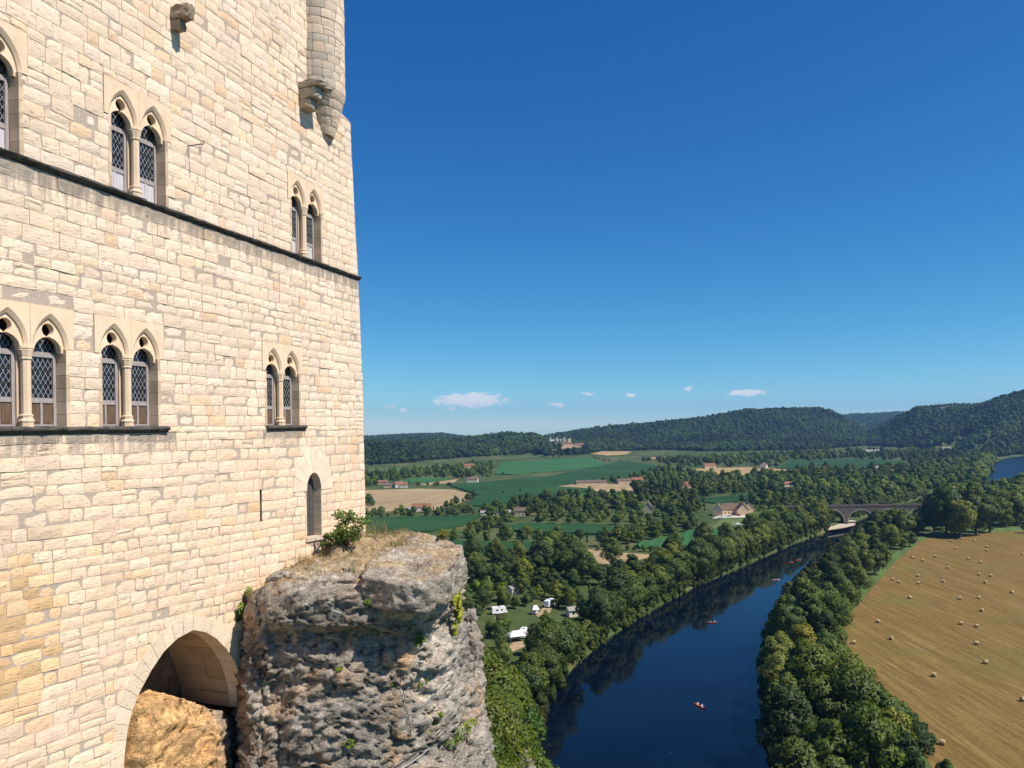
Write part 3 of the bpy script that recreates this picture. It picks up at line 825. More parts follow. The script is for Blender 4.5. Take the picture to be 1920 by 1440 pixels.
# ---- stone corbel with a stub of plant, iron bracket, broken corbel of the turret -----------
def irregular_block(name, a, b, mat, par, col, seed, amp=.03, sub=4):
    """box in castle (t, n, h) made ragged"""
    a, b = np.array(a, float), np.array(b, float); V, Fc = [], []
    idx = {}
    def vid(i, j, k):
        if (i, j, k) not in idx:
            idx[(i, j, k)] = len(V); V.append(a + (b - a) * np.array([i, j, k]) / sub)
        return idx[(i, j, k)]
    for ax in range(3):
        for side in (0, sub):
            for i in range(sub):
                for j in range(sub):
                    q = []
                    for (di, dj) in ((0, 0), (1, 0), (1, 1), (0, 1)):
                        p = [0, 0, 0]; p[ax] = side; p[(ax + 1) % 3] = i + di; p[(ax + 2) % 3] = j + dj; q.append(vid(*p))
                    Fc.append(tuple(q if side else q[::-1]))
    V = np.array(V); c = (a + b) / 2
    V = V + (c - V) * .10 * (np.abs((V - c) / ((b - a) / 2)).sum(1, keepdims=True) > 2.2)
    V += np.stack([fbm(V * 4 + 10 * k, 3, seed + k) for k in range(3)], 1) * amp
    V = np.stack([V[:, 0], -V[:, 1], V[:, 2] + HB], 1)
    return link(name, mesh_from(name, V, Fc, mat, np.tile(np.array(col), (len(V), 1))), par)
ct, chh = wallpt(326, 35)
corb = empty('corbel', (0, 0, 0), 0, castle); corb['label'] = 'short jutting stone corbel near the top edge'
irregular_block('corbel_stone', (ct - .16, -.1, chh - .10), (ct + .16, .62, chh + .28), MAT['stone'], corb, (.30, .24, .18), 5)
irregular_block('corbel_foot', (ct - .13, -.1, chh - .36), (ct + .13, .34, chh - .10), MAT['stone'], corb, (.34, .27, .20), 9)
t2, h2 = wallpt(566, 185)
cor2 = empty('turret_corbel', (0, 0, 0), 0, castle); cor2['label'] = 'broken grey corbels carrying the round turret'
irregular_block('corbel_slab', (t2 - .25, -.1, h2 + .28), (t2 + .55, .95, h2 + .52), MAT['stone'], cor2, (.36, .31, .25), 15)
irregular_block('corbel_stone', (t2 - .2, -.1, h2 - .08), (t2 + .35, .72, h2 + .27), MAT['stone'], cor2, (.42, .37, .30), 16)
irregular_block('corbel_stone', (t2 - .18, -.1, h2 - .42), (t2 + .3, .46, h2 - .09), MAT['stone'], cor2, (.40, .34, .27), 17)
# iron bracket
bt, bh = wallpt(352, 274)
br = empty('iron_bracket', (0, 0, 0), 0, castle); br['label'] = 'rusty iron hook bracket beside the upper twin window'
m = MB(); m.tube([(bt, .05, bh + HB), (bt, -.46, bh + HB)], .014); m.tube([(bt, -.46, bh + HB), (bt, -.52, bh - .03 + HB), (bt, -.56, bh + HB), (bt, -.57, bh + .07 + HB)], .012); m.build('arm', MAT['iron'], br)
m = MB(); m.tube([(bt, -.42, bh + HB), (bt, -.42, bh - .17 + HB)], .007); 
m.tube([(bt + .035 * math.sin(q), -.42, bh - .23 + HB + .06 * math.cos(q)) for q in np.linspace(0, 2 * math.pi, 13)], .008, cap=False); m.build('hanging_ring', MAT['iron'], br)
# ================================================================== rock under the keep
def grid_faces(nu, nv, wrap=False):
    i, j = np.meshgrid(np.arange(nu - 1), np.arange(nv - 1)); a = (j * nu + i).ravel()
    return np.stack([a, a + 1, a + nu + 1, a + nu], 1)
def ragged(p, nrm, amp=1.0, seed=1):
    """craggy displacement of a rock surface: bedding ledges, blocks and fine relief"""
    q = p * np.array([.55, .55, .9]); f1, f2, cr = voro(q * 1.5 + fbm(q * 2, 3, seed)[:, None] * .35, seed)
    g1, g2, gr = voro(p * np.array([2.6, 2.6, 4.4]) + 3.1, seed + 5)
    e1, e2, er = voro(p * np.array([6.0, 6.0, 9.5]) + 7.7, seed + 12)
    d = .26 * fbm(p * .35, 3, seed + 2) + .20 * (cr - .5) - .20 * np.exp(-((f2 - f1) / .05) ** 2) + .17 * (gr - .5) - .10 * np.exp(-((g2 - g1) / .08) ** 2) + .12 * (er - .5) - .05 * np.exp(-((e2 - e1) / .1) ** 2) + .06 * fbm(p * 3.2, 4, seed + 3)
    d += .10 * np.sign(np.sin(p[:, 2] * 3.1 + 1.5 * fbm(p * .5, 2, seed + 8))) * (fbm(p * .8, 2, seed + 4) > .1)
    return p + nrm * (amp * d)[:, None]
def rock_tint(p, seed=3):
    n = fbm(p * .8, 4, seed); c = np.ones((len(p), 3)) * (1.2 + .32 * n)[:, None]
    return c
# plan outline of the outcrop's rim, photo anchored: (photo x, photo y, distance)
RIM = [P(430, 1120, 25.2), P(464, 1122, 22.3), P(500, 1098, 21.5), P(560, 1092, 21.2), P(650, 1100, 21.2), P(740, 1108, 21.5), P(815, 1104, 22.2), P(852, 1075, 23.3), P(866, 1040, 25.2),
       P(866, 1022, 27.0), P(845, 1010, 28.5), P(790, 1004, 30.5), P(730, 1002, 33.0), P(660, 1002, 36.0), P(560, 1002, 40.0)]
RIM = np.array(RIM)
s = np.concatenate([[0], np.cumsum(np.linalg.norm(np.diff(RIM[:, :2], axis=0), axis=1))])
NU_ = 330
u = np.linspace(0, s[-1], NU_); rim = np.stack([np.interp(u, s, RIM[:, k]) for k in range(3)], 1)
tg = np.gradient(rim[:, :2], axis=0); tg /= np.linalg.norm(tg, axis=1)[:, None]
for _ in range(30): tg[1:-1] = (tg[:-2] + tg[1:-1] * 2 + tg[2:]) / 4
tg /= np.linalg.norm(tg, axis=1)[:, None]
outn = np.stack([tg[:, 1], -tg[:, 0]], 1)
if np.dot(outn[NU_ // 3], np.array([0, -1.0])) < 0: outn = -outn
hz = np.concatenate([np.linspace(0, 9.0, 150), np.linspace(9.1, 70, 40)])
# outward offset with depth below the rim: overhanging cap slab, undercut, flaring foot
def prof(d, k):          # k: 0 front .. 1 right end
    cap = np.interp(d, [0, .25, .8, 1.15, 1.5, 2.1, 3.5, 6, 9, 20, 70], [-.25, .0, .10, .02, -.42, -.25, .10, .80, 1.6, 4.0, 24.0])
    face = np.interp(d, [0, .3, 1.2, 3.0, 6, 9, 20, 70], [-.35, 0.0, .30, .95, 2.1, 3.2, 6.0, 26.0])
    return face * (1 - k) + cap * k
kk = np.clip((u - 3.2) / 1.6, 0, 1)[None, :] * np.ones((len(hz), 1))
D = hz[:, None] * np.ones((1, NU_))
off = prof(D, kk)
flank = np.clip((u - 7.0) / 2.0, 0, 1)[None, :]
off = off * (1 + 0.10 * flank)
sight = -rim[:, :2] / np.linalg.norm(rim[:, :2], axis=1)[:, None]; fl = np.clip((u - 8.2) / 1.8, 0, 1)[:, None]
outn = sight * (1 - fl) + outn * fl; outn /= np.linalg.norm(outn, axis=1)[:, None]
off = off * (1 - .45 * fl[:, 0][None, :])
pts = np.stack([rim[None, :, 0] + outn[None, :, 0] * off, rim[None, :, 1] + outn[None, :, 1] * off, rim[None, :, 2] - D], 2).reshape(-1, 3)
nr = np.repeat(np.concatenate([outn, np.full((NU_, 1), .15)], 1)[None], len(hz), 0).reshape(-1, 3)
lf = np.clip((4.2 - u) / 1.2, 0, 1)[None, :, None] * np.ones((len(hz), 1, 1)); nr = (nr.reshape(len(hz), NU_, 3) * (1 - lf) + np.array([-.92, -.35, .15]) * lf).reshape(-1, 3)
pts = ragged(pts, nr, np.clip(.35 + D.ravel() * .5, .35, .9), 11)
cliff = link('cliff', mesh_from('cliff', pts, grid_faces(NU_, len(hz))[:, ::-1], MAT['rock'], rock_tint(pts)))
tag(cliff, 'craggy grey limestone outcrop carrying the corner of the keep', 'cliff', kind='structure')
# the pale scar below the cap and the mossy rim are real colours of the rock
cx_, cy_ = project(pts)
colr = np.ones((len(pts), 4), dtype=np.float32); colr[:, :3] = rock_tint(pts)
def blob(x, y, rx, ry): return np.exp(-((cx_ - x) / rx) ** 2 - ((cy_ - y) / ry) ** 2)
front = pts[:, 1] < 26
sc1 = np.clip((blob(765, 1140, 36, 22) + .5 * fbm(pts * 2.5, 3, 40) * blob(765, 1140, 60, 40)) * 1.6, 0, 1) * front
colr[:, :3] = colr[:, :3] * (1 - sc1[:, None]) + np.array([2.3, 1.75, 1.15]) * sc1[:, None]
sc2 = np.clip(blob(800, 1240, 60, 120) * (.6 + .6 * fbm(pts * 1.2, 3, 50)), 0, 1) * front
colr[:, :3] = colr[:, :3] * (1 + .55 * sc2[:, None])
rust = np.clip((fbm(pts * .9, 4, 60) - .35) * 2, 0, 1)
colr[:, :3] *= 1 + rust[:, None] * np.array([.25, -.02, -.25])
cliff.data.attributes['Col'].data.foreach_set('color', colr.ravel())

# top of the outcrop, from rim back to the wall
NV_ = 46
inner = np.stack([np.interp(u, s, q) for q in np.array([
    [castle_world(24.3, -.3, -5.3)[k] for k in range(3)], [castle_world(24.8, -.3, -5.1)[k] for k in range(3)], [castle_world(25.6, -.3, -4.9)[k] for k in range(3)],
    [castle_world(26.6, -.3, -4.45)[k] for k in range(3)], [castle_world(27.6, -.3, -4.1)[k] for k in range(3)], [castle_world(28.6, -.3, -3.75)[k] for k in range(3)],
    [castle_world(29.6, -.3, -3.55)[k] for k in range(3)], [castle_world(30.4, -.3, -3.5)[k] for k in range(3)], [castle_world(31.0, -.3, -3.5)[k] for k in range(3)],
    [castle_world(31.6, -.3, -3.6)[k] for k in range(3)], [castle_world(32.4, -.5, -3.7)[k] for k in range(3)], [castle_world(33.6, -1, -3.9)[k] for k in range(3)],
    [castle_world(35.2, -2, -4.2)[k] for k in range(3)], [castle_world(37.2, -3, -4.4)[k] for k in range(3)], [castle_world(40, -4, -4.6)[k] for k in range(3)]]).T], 1)
top0 = pts[:NU_]
vv_ = np.linspace(0, 1, NV_)
tp = top0[None] * (1 - vv_[:, None, None]) + inner[None] * vv_[:, None, None]
tp = tp.reshape(-1, 3); kv = np.repeat(vv_, NU_)
_v1, _v2, _vc = voro(tp * np.array([.8, .8, .2]) + .25 * fbm(tp * 1.5, 3, 34)[:, None], 33); _w1, _w2, _wc = voro(tp * np.array([2.6, 2.6, .5]), 36)
lump = fbm(tp * np.array([1.1, 1.1, 1]), 4, 21) * .13 + .34 * (_vc - .5) - .12 * np.exp(-((_v2 - _v1) / .06) ** 2) + .13 * (_wc - .5) - .05 * np.exp(-((_w2 - _w1) / .07) ** 2)
tp[:, 2] += lump * np.clip(kv * 8, 0, 1) * np.clip((1 - kv) * 5, .2, 1) + .10 * np.sin(np.pi * kv)
moss = np.clip(.5 + 1.1 * fbm(tp * 1.3, 4, 71) + .5 * kv, 0, 1)[:, None]
ctop = rock_tint(tp) * (1.25 - .25 * moss) * (1 - moss * .55) + moss * .55 * np.array([1.5, 1.15, .55])
top = link('outcrop_top', mesh_from('outcrop_top', tp, grid_faces(NU_, NV_), MAT['rock'], ctop), cliff)

# the overhanging cap block at the front edge
def slab(name, plan, thick, seed, par, label, tint=1.15):
    q = np.array(plan); c = q.mean(0); m = 150; s3 = np.concatenate([q, q[:1]]); sl3 = np.concatenate([[0], np.cumsum(np.linalg.norm(np.diff(s3[:, :2], axis=0), axis=1))]); u3 = np.linspace(0, sl3[-1], m)
    ring_ = np.stack([np.interp(u3, sl3, s3[:, k]) for k in range(3)], 1); V = []; NN = []
    lev = [(.0, 0.0), (.35, .02), (.7, .02), (.93, -.01), (1.0, -.06)] + [(1.02, -.06 - thick * k / 14) for k in range(1, 13)] + [(.97, -thick * .95), (.86, -thick), (.4, -thick * 1.05)]
    lev = [(a, b) for a, b in lev]; fine = []
    for (a0, b0), (a1, b1) in zip(lev[:-1], lev[1:]):
        n = max(1, int(abs(a1 - a0) * 18)); fine += [(a0 + (a1 - a0) * k / n, b0 + (b1 - b0) * k / n) for k in range(n)]
    fine.append(lev[-1])
    for (a, b) in fine:
        p = c + (ring_ - c) * np.array([a, a, 1]); p = p.copy(); p[:, 2] = (ring_[:, 2] * a + c[2] * (1 - a)) + b; V.append(p)
        o_ = ring_ - c; o_[:, 2] = 0; o_ /= np.linalg.norm(o_, axis=1)[:, None]; up = 1.0 if b > -.05 else (-1.0 if a < .95 else 0.1); NN.append(o_ * (1.0 if abs(up) < .5 else .25) + np.array([0, 0, up]))
    V = np.concatenate(V); NN = np.concatenate(NN); NN /= np.linalg.norm(NN, axis=1)[:, None]
    V = ragged(V, NN, .5, seed); ms_ = np.clip(.3 + 1.0 * fbm(V * 1.3, 4, 71), 0, 1)[:, None] * np.clip(NN[:, 2:3], 0, 1)
    col = rock_tint(V, seed) * tint * (1 - ms_ * .5) + ms_ * .5 * np.array([1.6, 1.25, .55])
    o = link(name, mesh_from(name, V, grid_faces(m, len(fine)), MAT['rock'], col), par)
    if label: o['label'] = label
    return o
slab('cap_block', [P(684, 1074, 21.3), P(740, 1086, 20.8), P(800, 1086, 20.9), P(846, 1070, 21.6), P(868, 1040, 23.2), P(868, 1016, 25.4), P(800, 1014, 26.0), P(735, 1026, 25.0), P(692, 1048, 23.2)], 1.0, 171, cliff, 'overhanging cap block at the front of the outcrop')
slab('cap_block', [P(500, 1078, 22.2), P(560, 1078, 21.6), P(630, 1084, 21.4), P(664, 1082, 21.6), P(668, 1060, 23.0), P(600, 1058, 23.6), P(530, 1062, 23.6)], .55, 181, cliff, 'low flat ledge on the near side of the outcrop', 1.0)
# ---- warm rock inside and below the great arch -------------------------
na, nb = 110, 110
tA = np.linspace(17.6, 24.6, na); hA = np.linspace(-13.5, -7.2, nb)
TT, HH = np.meshgrid(tA, hA)
_th = [wallpt(x, y) for x, y in ((200, 1380), (232, 1366), (262, 1330), (300, 1322), (340, 1313), (380, 1322), (402, 1336), (440, 1342), (475, 1350), (500, 1330))]
top_h = np.interp(TT, [a for a, b in _th], [b for a, b in _th])
kA = (HH + 13.5) / 6.3
hcur = -13.5 + (top_h + 13.5) * kA
ncur = np.interp(kA, [0, .45, .80, .88, 1.0], [1.1, .45, .15, -.25, -2.45]); hcur = -13.5 + (top_h + 13.5) * np.clip(kA / .87, 0, 1) + .25 * np.clip((kA - .87) / .13, 0, 1)
ncur = ncur - 2.6 * np.clip((20.15 - TT) / .3, 0, 1) - .5 * np.clip((TT - 23.4) / .4, 0, 1) * (kA > .6)
ncur = ncur + np.clip((TT - 22.8) / 1.4, 0, 1) * .35 * (1 - kA)
wp = np.stack([WP0[0] + WD[0] * TT + WNV[0] * ncur, WP0[1] + WD[1] * TT + WNV[1] * ncur, CAMZ + warp(hcur, TT)], 2).reshape(-1, 3)
wp2 = ragged(wp, np.tile(WNV * .8 + np.array([0, 0, .35]), (len(wp), 1)), .85, 91)
oc = np.clip((23.6 - TT.ravel()) / 1.6 + .5 * fbm(wp * .9, 3, 14), 0, 1)[:, None]
cA = rock_tint(wp2, 8) * (np.array([2.1, 1.45, .80]) * oc + (1 - oc) * np.array([1.15, 1.05, .95]))
orock = link('arch_rock', mesh_from('arch_rock', wp2, grid_faces(na, nb), MAT['rock'], cA))
tag(orock, 'warm ochre bedrock filling the foot of the pointed arch', 'rock', kind='structure')

# ---- lower buttresses of the cliff, further down the slope ---------------
def buttress(spine, rad, seed, label):
    sp_ = np.array(spine); n = 60; m = 46
    ss = np.linspace(0, 1, n); base = np.stack([np.interp(ss, np.linspace(0, 1, len(sp_)), sp_[:, k]) for k in range(3)], 1); rr = np.interp(ss, np.linspace(0, 1, len(rad)), rad)
    aa = np.linspace(0, 2 * math.pi, m)
    p = np.stack([base[:, None, 0] + rr[:, None] * np.cos(aa)[None], base[:, None, 1] + rr[:, None] * np.sin(aa)[None], np.repeat(base[:, 2:3], m, 1)], 2).reshape(-1, 3)
    nr2 = np.tile(np.stack([np.cos(aa), np.sin(aa), np.full(m, .2)], 1), (n, 1))
    p = ragged(p, nr2, .8, seed)
    o = link('cliff_buttress', mesh_from('cliff_buttress', p, grid_faces(m, n), MAT['rock'], rock_tint(p, seed) * 1.05)); tag(o, label, 'cliff', kind='structure'); return o
buttress([P(882, 1140, 32), P(884, 1200, 31.8), P(890, 1300, 31.5), P(900, 1700, 31)], [.15, .45, .6, .9], 131, 'slim grey rock buttress beside the outcrop')
buttress([P(955, 1330, 48), P(968, 1400, 47), P(985, 1480, 46), P(990, 1800, 46)], [.2, .7, 1.1, 1.8], 151, 'pale rock tooth low down near the river edge')

# ---- where a sight line meets the rock
from mathutils.bvhtree import BVHTree
_bv, _bf, _b0 = [], [], 0
for o_ in (cliff, *[c_ for c_ in cliff.children]):
    n_v = len(o_.data.vertices); co = np.empty(n_v * 3, np.float32); o_.data.vertices.foreach_get('co', co); _bv += [tuple(q) for q in co.reshape(-1, 3)]
    _bf += [tuple(_b0 + k for k in p_.vertices) for p_ in o_.data.polygons]; _b0 += n_v
BVH = BVHTree.FromPolygons(_bv, _bf)
def rock_y(x, y, gap=.06, default=21.0):
    d = Vector(ray(x, y)); h_ = BVH.ray_cast(Vector((0, 0, CAMZ)), d.normalized(), 60.0)
    return (h_[0].y - gap) if h_[0] is not None else default
def onrock(l, gap=.11): return [(x, y, rock_y(x, y, gap)) for x, y in l]
# ---- anchor plate, cables and the seam of the rock net --------------------
Z = rock_y(628, 1154, .22)
an = empty('rock_anchor', tuple(P(628, 1154, Z)), 0); tag(an, 'square steel anchor plate bolted to the grey rock face', 'anchor')
pc = P(628, 1154, Z); 
pl = MB(); pl.box((-.145, -.02, -.145), (.145, .012, .145)); me_ = pl.mesh('plate', MAT['steel']); o = link('plate', me_, an); o.rotation_euler = (R(20), R(22), R(8))
bo = MB(); bo.lathe([(.055, 0), (.055, .03), (.03, .05), (.03, .07)], 8); o = bo.build('bolt', MAT['iron'], an); o.rotation_euler = (R(110), R(10), R(8)); o.location = (0, -.02, 0)
rd = MB(); rd.tube([(0, 0, 0), (.25, .9, -.1)], .03); rd.build('rod', MAT['iron'], an)
def cable(pp, r, label, mat='steel'):
    m = MB(); pts_ = [Vector(P(*q)) for q in pp]; c0 = pts_[0]
    m.tube([p_ - c0 for p_ in pts_], r, 5); o = m.build('cable', MAT[mat], loc=c0); tag(o, label, 'cable'); return o
cable(onrock([(636, 1160), (660, 1164), (690, 1168), (715, 1173), (740, 1176), (770, 1173), (800, 1166), (822, 1154), (840, 1142)]), .016, 'upper steel cable running right from the anchor plate', 'iron')
cable(onrock([(636, 1163), (658, 1172), (680, 1180), (708, 1185), (735, 1188), (742, 1225), (748, 1260), (757, 1300), (765, 1340), (770, 1370), (772, 1400)]), .012, 'thin cable dropping down the rock face from the anchor', 'iron')
cable(onrock([(715, 1452), (738, 1440), (760, 1425), (780, 1411), (800, 1395), (822, 1375), (845, 1352), (862, 1325)]), .014, 'slanting cable near the bottom of the rock', 'iron')
cable(onrock([(722, 1456), (745, 1445), (768, 1432), (788, 1418), (806, 1402)]), .012, 'short second strand beside the slanting cable')
# ================================================================== valley terrain
def Gl(pts, z=GZ): return np.array([G(x, y, z) for x, y in pts])
BANK_L = [(92, -120), (60, 0), (35, 50), (11, 110)] + [tuple(q[:2]) for q in Gl([(972, 1440), (992, 1380), (1042, 1285), (1072, 1248), (1136, 1195), (1220, 1142), (1294, 1102), (1400, 1056), (1490, 1016),
          (1560, 992), (1600, 977), (1660, 952), (1740, 930), (1800, 912), (1832, 900), (1843, 882), (1860, 864), (1900, 856), (2050, 848), (2400, 835)], 0)]
BANK_R = [(190, -120), (140, 0), (105, 50), (80, 110)] + [tuple(q[:2]) for q in Gl([(1462, 1440), (1446, 1340), (1438, 1250), (1450, 1190), (1482, 1128), (1545, 1066), (1592, 1024), (1614, 1000),
          (1650, 982), (1720, 958), (1800, 938), (1880, 922), (1930, 911), (2000, 903), (2400, 880)], 0)]
RIVER = np.array(BANK_L + BANK_R[::-1])
HILLB = np.array([(58, -120), (52, 0), (28, 50), (5, 110), (-8, 165), (-42, 215), (-150, 285), (-375, 375), (-900, 560), (-1500, 700), (-1500, -120)])
def poly_sd(P2, poly):
    """signed distance to a polygon, negative inside"""
    x, y = P2[:, 0], P2[:, 1]; d = np.full(len(P2), 1e18); ins = np.zeros(len(P2), bool); n = len(poly)
    for i in range(n):
        a, b = poly[i], poly[(i + 1) % n]; e = b - a; w = P2 - a
        t = np.clip((w @ e) / max(e @ e, 1e-9), 0, 1); q = w - t[:, None] * e; d = np.minimum(d, (q * q).sum(1))
        c = ((a[1] > y) != (b[1] > y)) & (x < (b[0] - a[0]) * (y - a[1]) / ((b[1] - a[1]) if abs(b[1] - a[1]) > 1e-12 else 1e-12) + a[0]); ins ^= c
    d = np.sqrt(d); return np.where(ins, -d, d)
def gy(x, y): return float(G(x, y)[1])
# hill profiles along sight lines: photo column -> [(distance, photo y)] beyond the flat valley floor
PROF = {
    200: [(1100, None), (1500, 836), (2100, 842), (5000, 826)], 500: [(1250, None), (1650, 838), (2200, 842), (5000, 824)], 685: [(gy(685, 880), None), (1750, 837), (2300, 842), (5000, 823)],
    760: [(gy(760, 876), None), (1850, 838), (2400, 842), (5000, 819)], 830: [(gy(830, 868), None), (2000, 833), (2500, 838), (5000, 817)], 885: [(gy(885, 863), None), (2100, 825), (2500, 838), (5000, 825)],
    950: [(gy(950, 859), None), (2200, 814), (2700, 836), (5000, 829)], 1000: [(gy(1000, 855), None), (2250, 817), (2700, 834), (5000, 828)],
    1030: [(gy(1030, 862), None), (1950, 842), (2050, 835), (2180, 830), (2600, 838), (3200, 824), (5000, 828)], 1075: [(gy(1075, 860), None), (1950, 842), (2050, 836), (2200, 832), (2500, 836), (3100, 817), (5000, 826)],
    1110: [(gy(1110, 861), None), (1950, 848), (2100, 840), (2250, 832), (3000, 812), (5000, 824)], 1160: [(gy(1160, 862), None), (2150, 842), (2850, 807), (5000, 822)],
    1240: [(gy(1240, 864), None), (2050, 845), (2750, 798), (5000, 820)], 1330: [(gy(1330, 858), None), (2150, 838), (2700, 788), (5000, 815)], 1400: [(gy(1400, 854), None), (2250, 830), (2700, 776), (5000, 810)],
    1470: [(gy(1470, 852), None), (2300, 826), (2700, 773), (5000, 800)], 1535: [(gy(1535, 850), None), (2350, 822), (2620, 785), (2700, 769), (3300, 800), (5000, 790)],
    1560: [(gy(1560, 848), None), (2350, 825), (2650, 790), (2720, 775), (3300, 800), (5000, 784)], 1590: [(gy(1590, 846), None), (2400, 826), (2720, 791), (3300, 805), (5200, 782)], 1625: [(gy(1625, 844), None), (2500, 828), (2740, 812), (3300, 822), (5200, 780)],
    1655: [(gy(1655, 842), None), (2300, 828), (2600, 808), (3000, 815), (5200, 779)], 1685: [(gy(1685, 842), None), (2150, 824), (2450, 787), (3000, 800), (5200, 778)], 1720: [(gy(1720, 842), None), (2050, 822), (2350, 768), (3000, 790), (5200, 780)],
    1790: [(gy(1790, 842), None), (1900, 822), (2250, 766), (5200, 780)], 1845: [(gy(1845, 848), None), (1750, 822), (2150, 765), (5200, 780)], 1875: [(1640, None), (1720, 818), (2050, 751), (5200, 780)],
    1920: [(1620, None), (1700, 815), (2000, 741), (5200, 780)], 2050: [(1560, None), (1950, 722), (5200, 780)], 2500: [(1500, None), (1950, 690), (5200, 780)]}
PC = sorted(PROF); PRAT = np.array([ray(x, 840)[0] for x in PC])
PZ = []
for x in PC:
    Ys = [0.0]; Zs = [GZ]
    for (Y, y) in PROF[x]:
        Ys.append(Y); Zs.append(GZ if y is None else float(P(x, y, Y)[2]))
    Ys.append(6500.0); Zs.append(-30.0); Ys.append(9500.0); Zs.append(-120.0); PZ.append((np.array(Ys), np.array(Zs)))
def smooth_interp(Y, Ys, Zs):
    k = np.clip(np.searchsorted(Ys, Y) - 1, 0, len(Ys) - 2); t = np.clip((Y - Ys[k]) / (Ys[k + 1] - Ys[k]), 0, 1)
    s = .55 * (t * t * (3 - 2 * t)) + .45 * t
    return Zs[k] * (1 - s) + Zs[k + 1] * s
def Hgt(X, Y, river=True):
    X = np.asarray(X, float); Y = np.asarray(Y, float); Ys = np.maximum(Y, 1.0); r = X / Ys
    prof_ = np.stack([smooth_interp(Ys, a, b) for a, b in PZ], 0)
    j = np.clip(np.searchsorted(PRAT, r) - 1, 0, len(PRAT) - 2); t = np.clip((r - PRAT[j]) / (PRAT[j + 1] - PRAT[j]), 0, 1)
    idx = np.arange(len(X)); z = prof_[j, idx] * (1 - t) + prof_[j + 1, idx] * t
    z = np.where((Y < 900), GZ, z)
    rel = np.clip((z - 6) / 40, 0, 1); pp = np.stack([X, Y, np.zeros_like(X)], 1)
    z = z + rel * 9 * fbm(pp / 220., 3, 5)
    d = poly_sd(np.stack([X, Y], 1), HILLB)
    hz_ = np.where(d < 0, np.minimum(-d * np.interp(Y, [0, 50, 90], [2.0, 1.95, 1.5]), 52 + 6 * fbm(pp / 30., 2, 8)), 0); z = np.where(Y < 1000, np.maximum(z, GZ + hz_), z)
    if river:
        dr = poly_sd(np.stack([X, Y], 1), RIVER); w = np.clip((1.2 - dr) / (3.2 + .006 * Y), 0, 1); w = w * w * (3 - 2 * w)
        z = z * (1 - w) + (-3.0) * w
    return z
# one ground sheet, finest where the camera looks
rat = np.concatenate([np.linspace(-3.2, -.5, 40), np.linspace(-.48, -.22, 40), np.linspace(-.215, .80, 430), np.linspace(.81, 3.2, 40)])
rows = np.concatenate([[-60, -20], np.linspace(3, 150, 60), 150 * np.exp(np.linspace(.006, math.log(9400 / 150.), 520))])
RR, YY = np.meshgrid(rat, rows)
XX = RR * np.where(YY < 3, 3 + 0 * YY, YY) + np.where(YY < 3, RR * 60, 0)
fx, fy = XX.ravel(), YY.ravel()
fz = Hgt(fx, fy)
def m_ground():
    t = NT('meadow_ground'); v = t.pos((.012, .012, .012)); v2 = t.pos((.15, .15, .15)); n1 = t.noise(v, 1, 5, .6); n2 = t.noise(v2, 1, 4, .6)
    c = t.ramp(n1, [(.3, (.042, .068, .022)), (.5, (.065, .092, .030)), (.70, (.14, .135, .055))])
    c = t.mix(1.0, c, t.ramp(n2, [(.3, .75), (.7, 1.2)]), 'MULTIPLY'); t.bump(n2, .5, .5); return t.fin(c, .95, .1)
MAT['ground'] = m_ground()
ground = link('ground', mesh_from('ground', np.stack([fx, fy, fz], 1), grid_faces(len(rat), len(rows)), MAT['ground'], None, True)); ground['kind'] = 'structure'
# water sheet of the river
def m_water():
    t = NT('river_water'); v = t.pos((.9, .9, .9)); v2 = t.pos((.022, .06, .03), (0, 0, .5)); n1 = t.noise(v, 1.0, 4, .55); n2 = t.noise(v2, 1.0, 5, .6)
    gp_ = t.new('ShaderNodeNewGeometry'); sy = t.new('ShaderNodeSeparateXYZ'); t.l.new(gp_.outputs['Position'], sy.inputs[0])
    h = t.math('MULTIPLY', n1, t.ramp(n2, [(.35, .25), (.62, 1.0)]))
    t.bump(h, .16, .10)
    c = t.ramp(n2, [(.35, (.0008, .0025, .008)), (.65, (.0018, .0055, .016))])
    far_ = t.ramp(t.math('MULTIPLY', sy.outputs[1], .0005), [(.40, 0.022), (.52, .34)]); rr_ = t.math('ADD', far_, t.math('MULTIPLY', t.ramp(n2, [(.45, 0.0), (.7, 1.0)]), .05))
    t.put(t.b.inputs['IOR'], 1.33); return t.fin(c, rr_, .5)
MAT['water'] = m_water()
wpoly = np.array([(x + (-14 if i < len(BANK_L) else 14), y) for i, (x, y) in enumerate(BANK_L + BANK_R[::-1])])
wx0, wx1, wy0, wy1 = -60, 1500, -120, 3000
river = link('river', mesh_from('river', [(wx0, wy0, 0), (wx1, wy0, 0), (wx1, wy1, 0), (wx0, wy1, 0)], [(0, 1, 2, 3)], MAT['water'])); river['kind'] = 'structure'

# ---- fields --------------------------------------------------------------
def m_crop(name, c0, c1, rowdir, rows_=.9, rowamp=.18, patch=.006, bump=.4):
    t = NT(name); v = t.pos((1, 1, 1), (0, 0, rowdir)); sx = t.new('ShaderNodeSeparateXYZ'); t.l.new(v, sx.inputs[0])
    wv = t.math('SINE', t.math('MULTIPLY', sx.outputs[0], rows_)); n1 = t.noise(t.pos((patch, patch * 2.2, patch), (0, 0, rowdir)), 1, 6, .62); n2 = t.noise(t.pos((.5, .5, .5)), 1, 3, .6)
    c = t.ramp(n1, [(.32, c0), (.66, c1)]); rw = t.math('ADD', 1.0 - rowamp / 2, t.math('MULTIPLY', wv, rowamp / 2))
    c = t.mix(1.0, c, rw, 'MULTIPLY'); c = t.mix(1.0, c, t.ramp(n2, [(.3, .8), (.7, 1.18)]), 'MULTIPLY'); t.bump(n2, bump, .6); return t.fin(c, .95, .1)
MAT['corn'] = m_crop('maize_crop', (.020, .064, .021), (.036, .098, .031), .5, 1.1, .25)
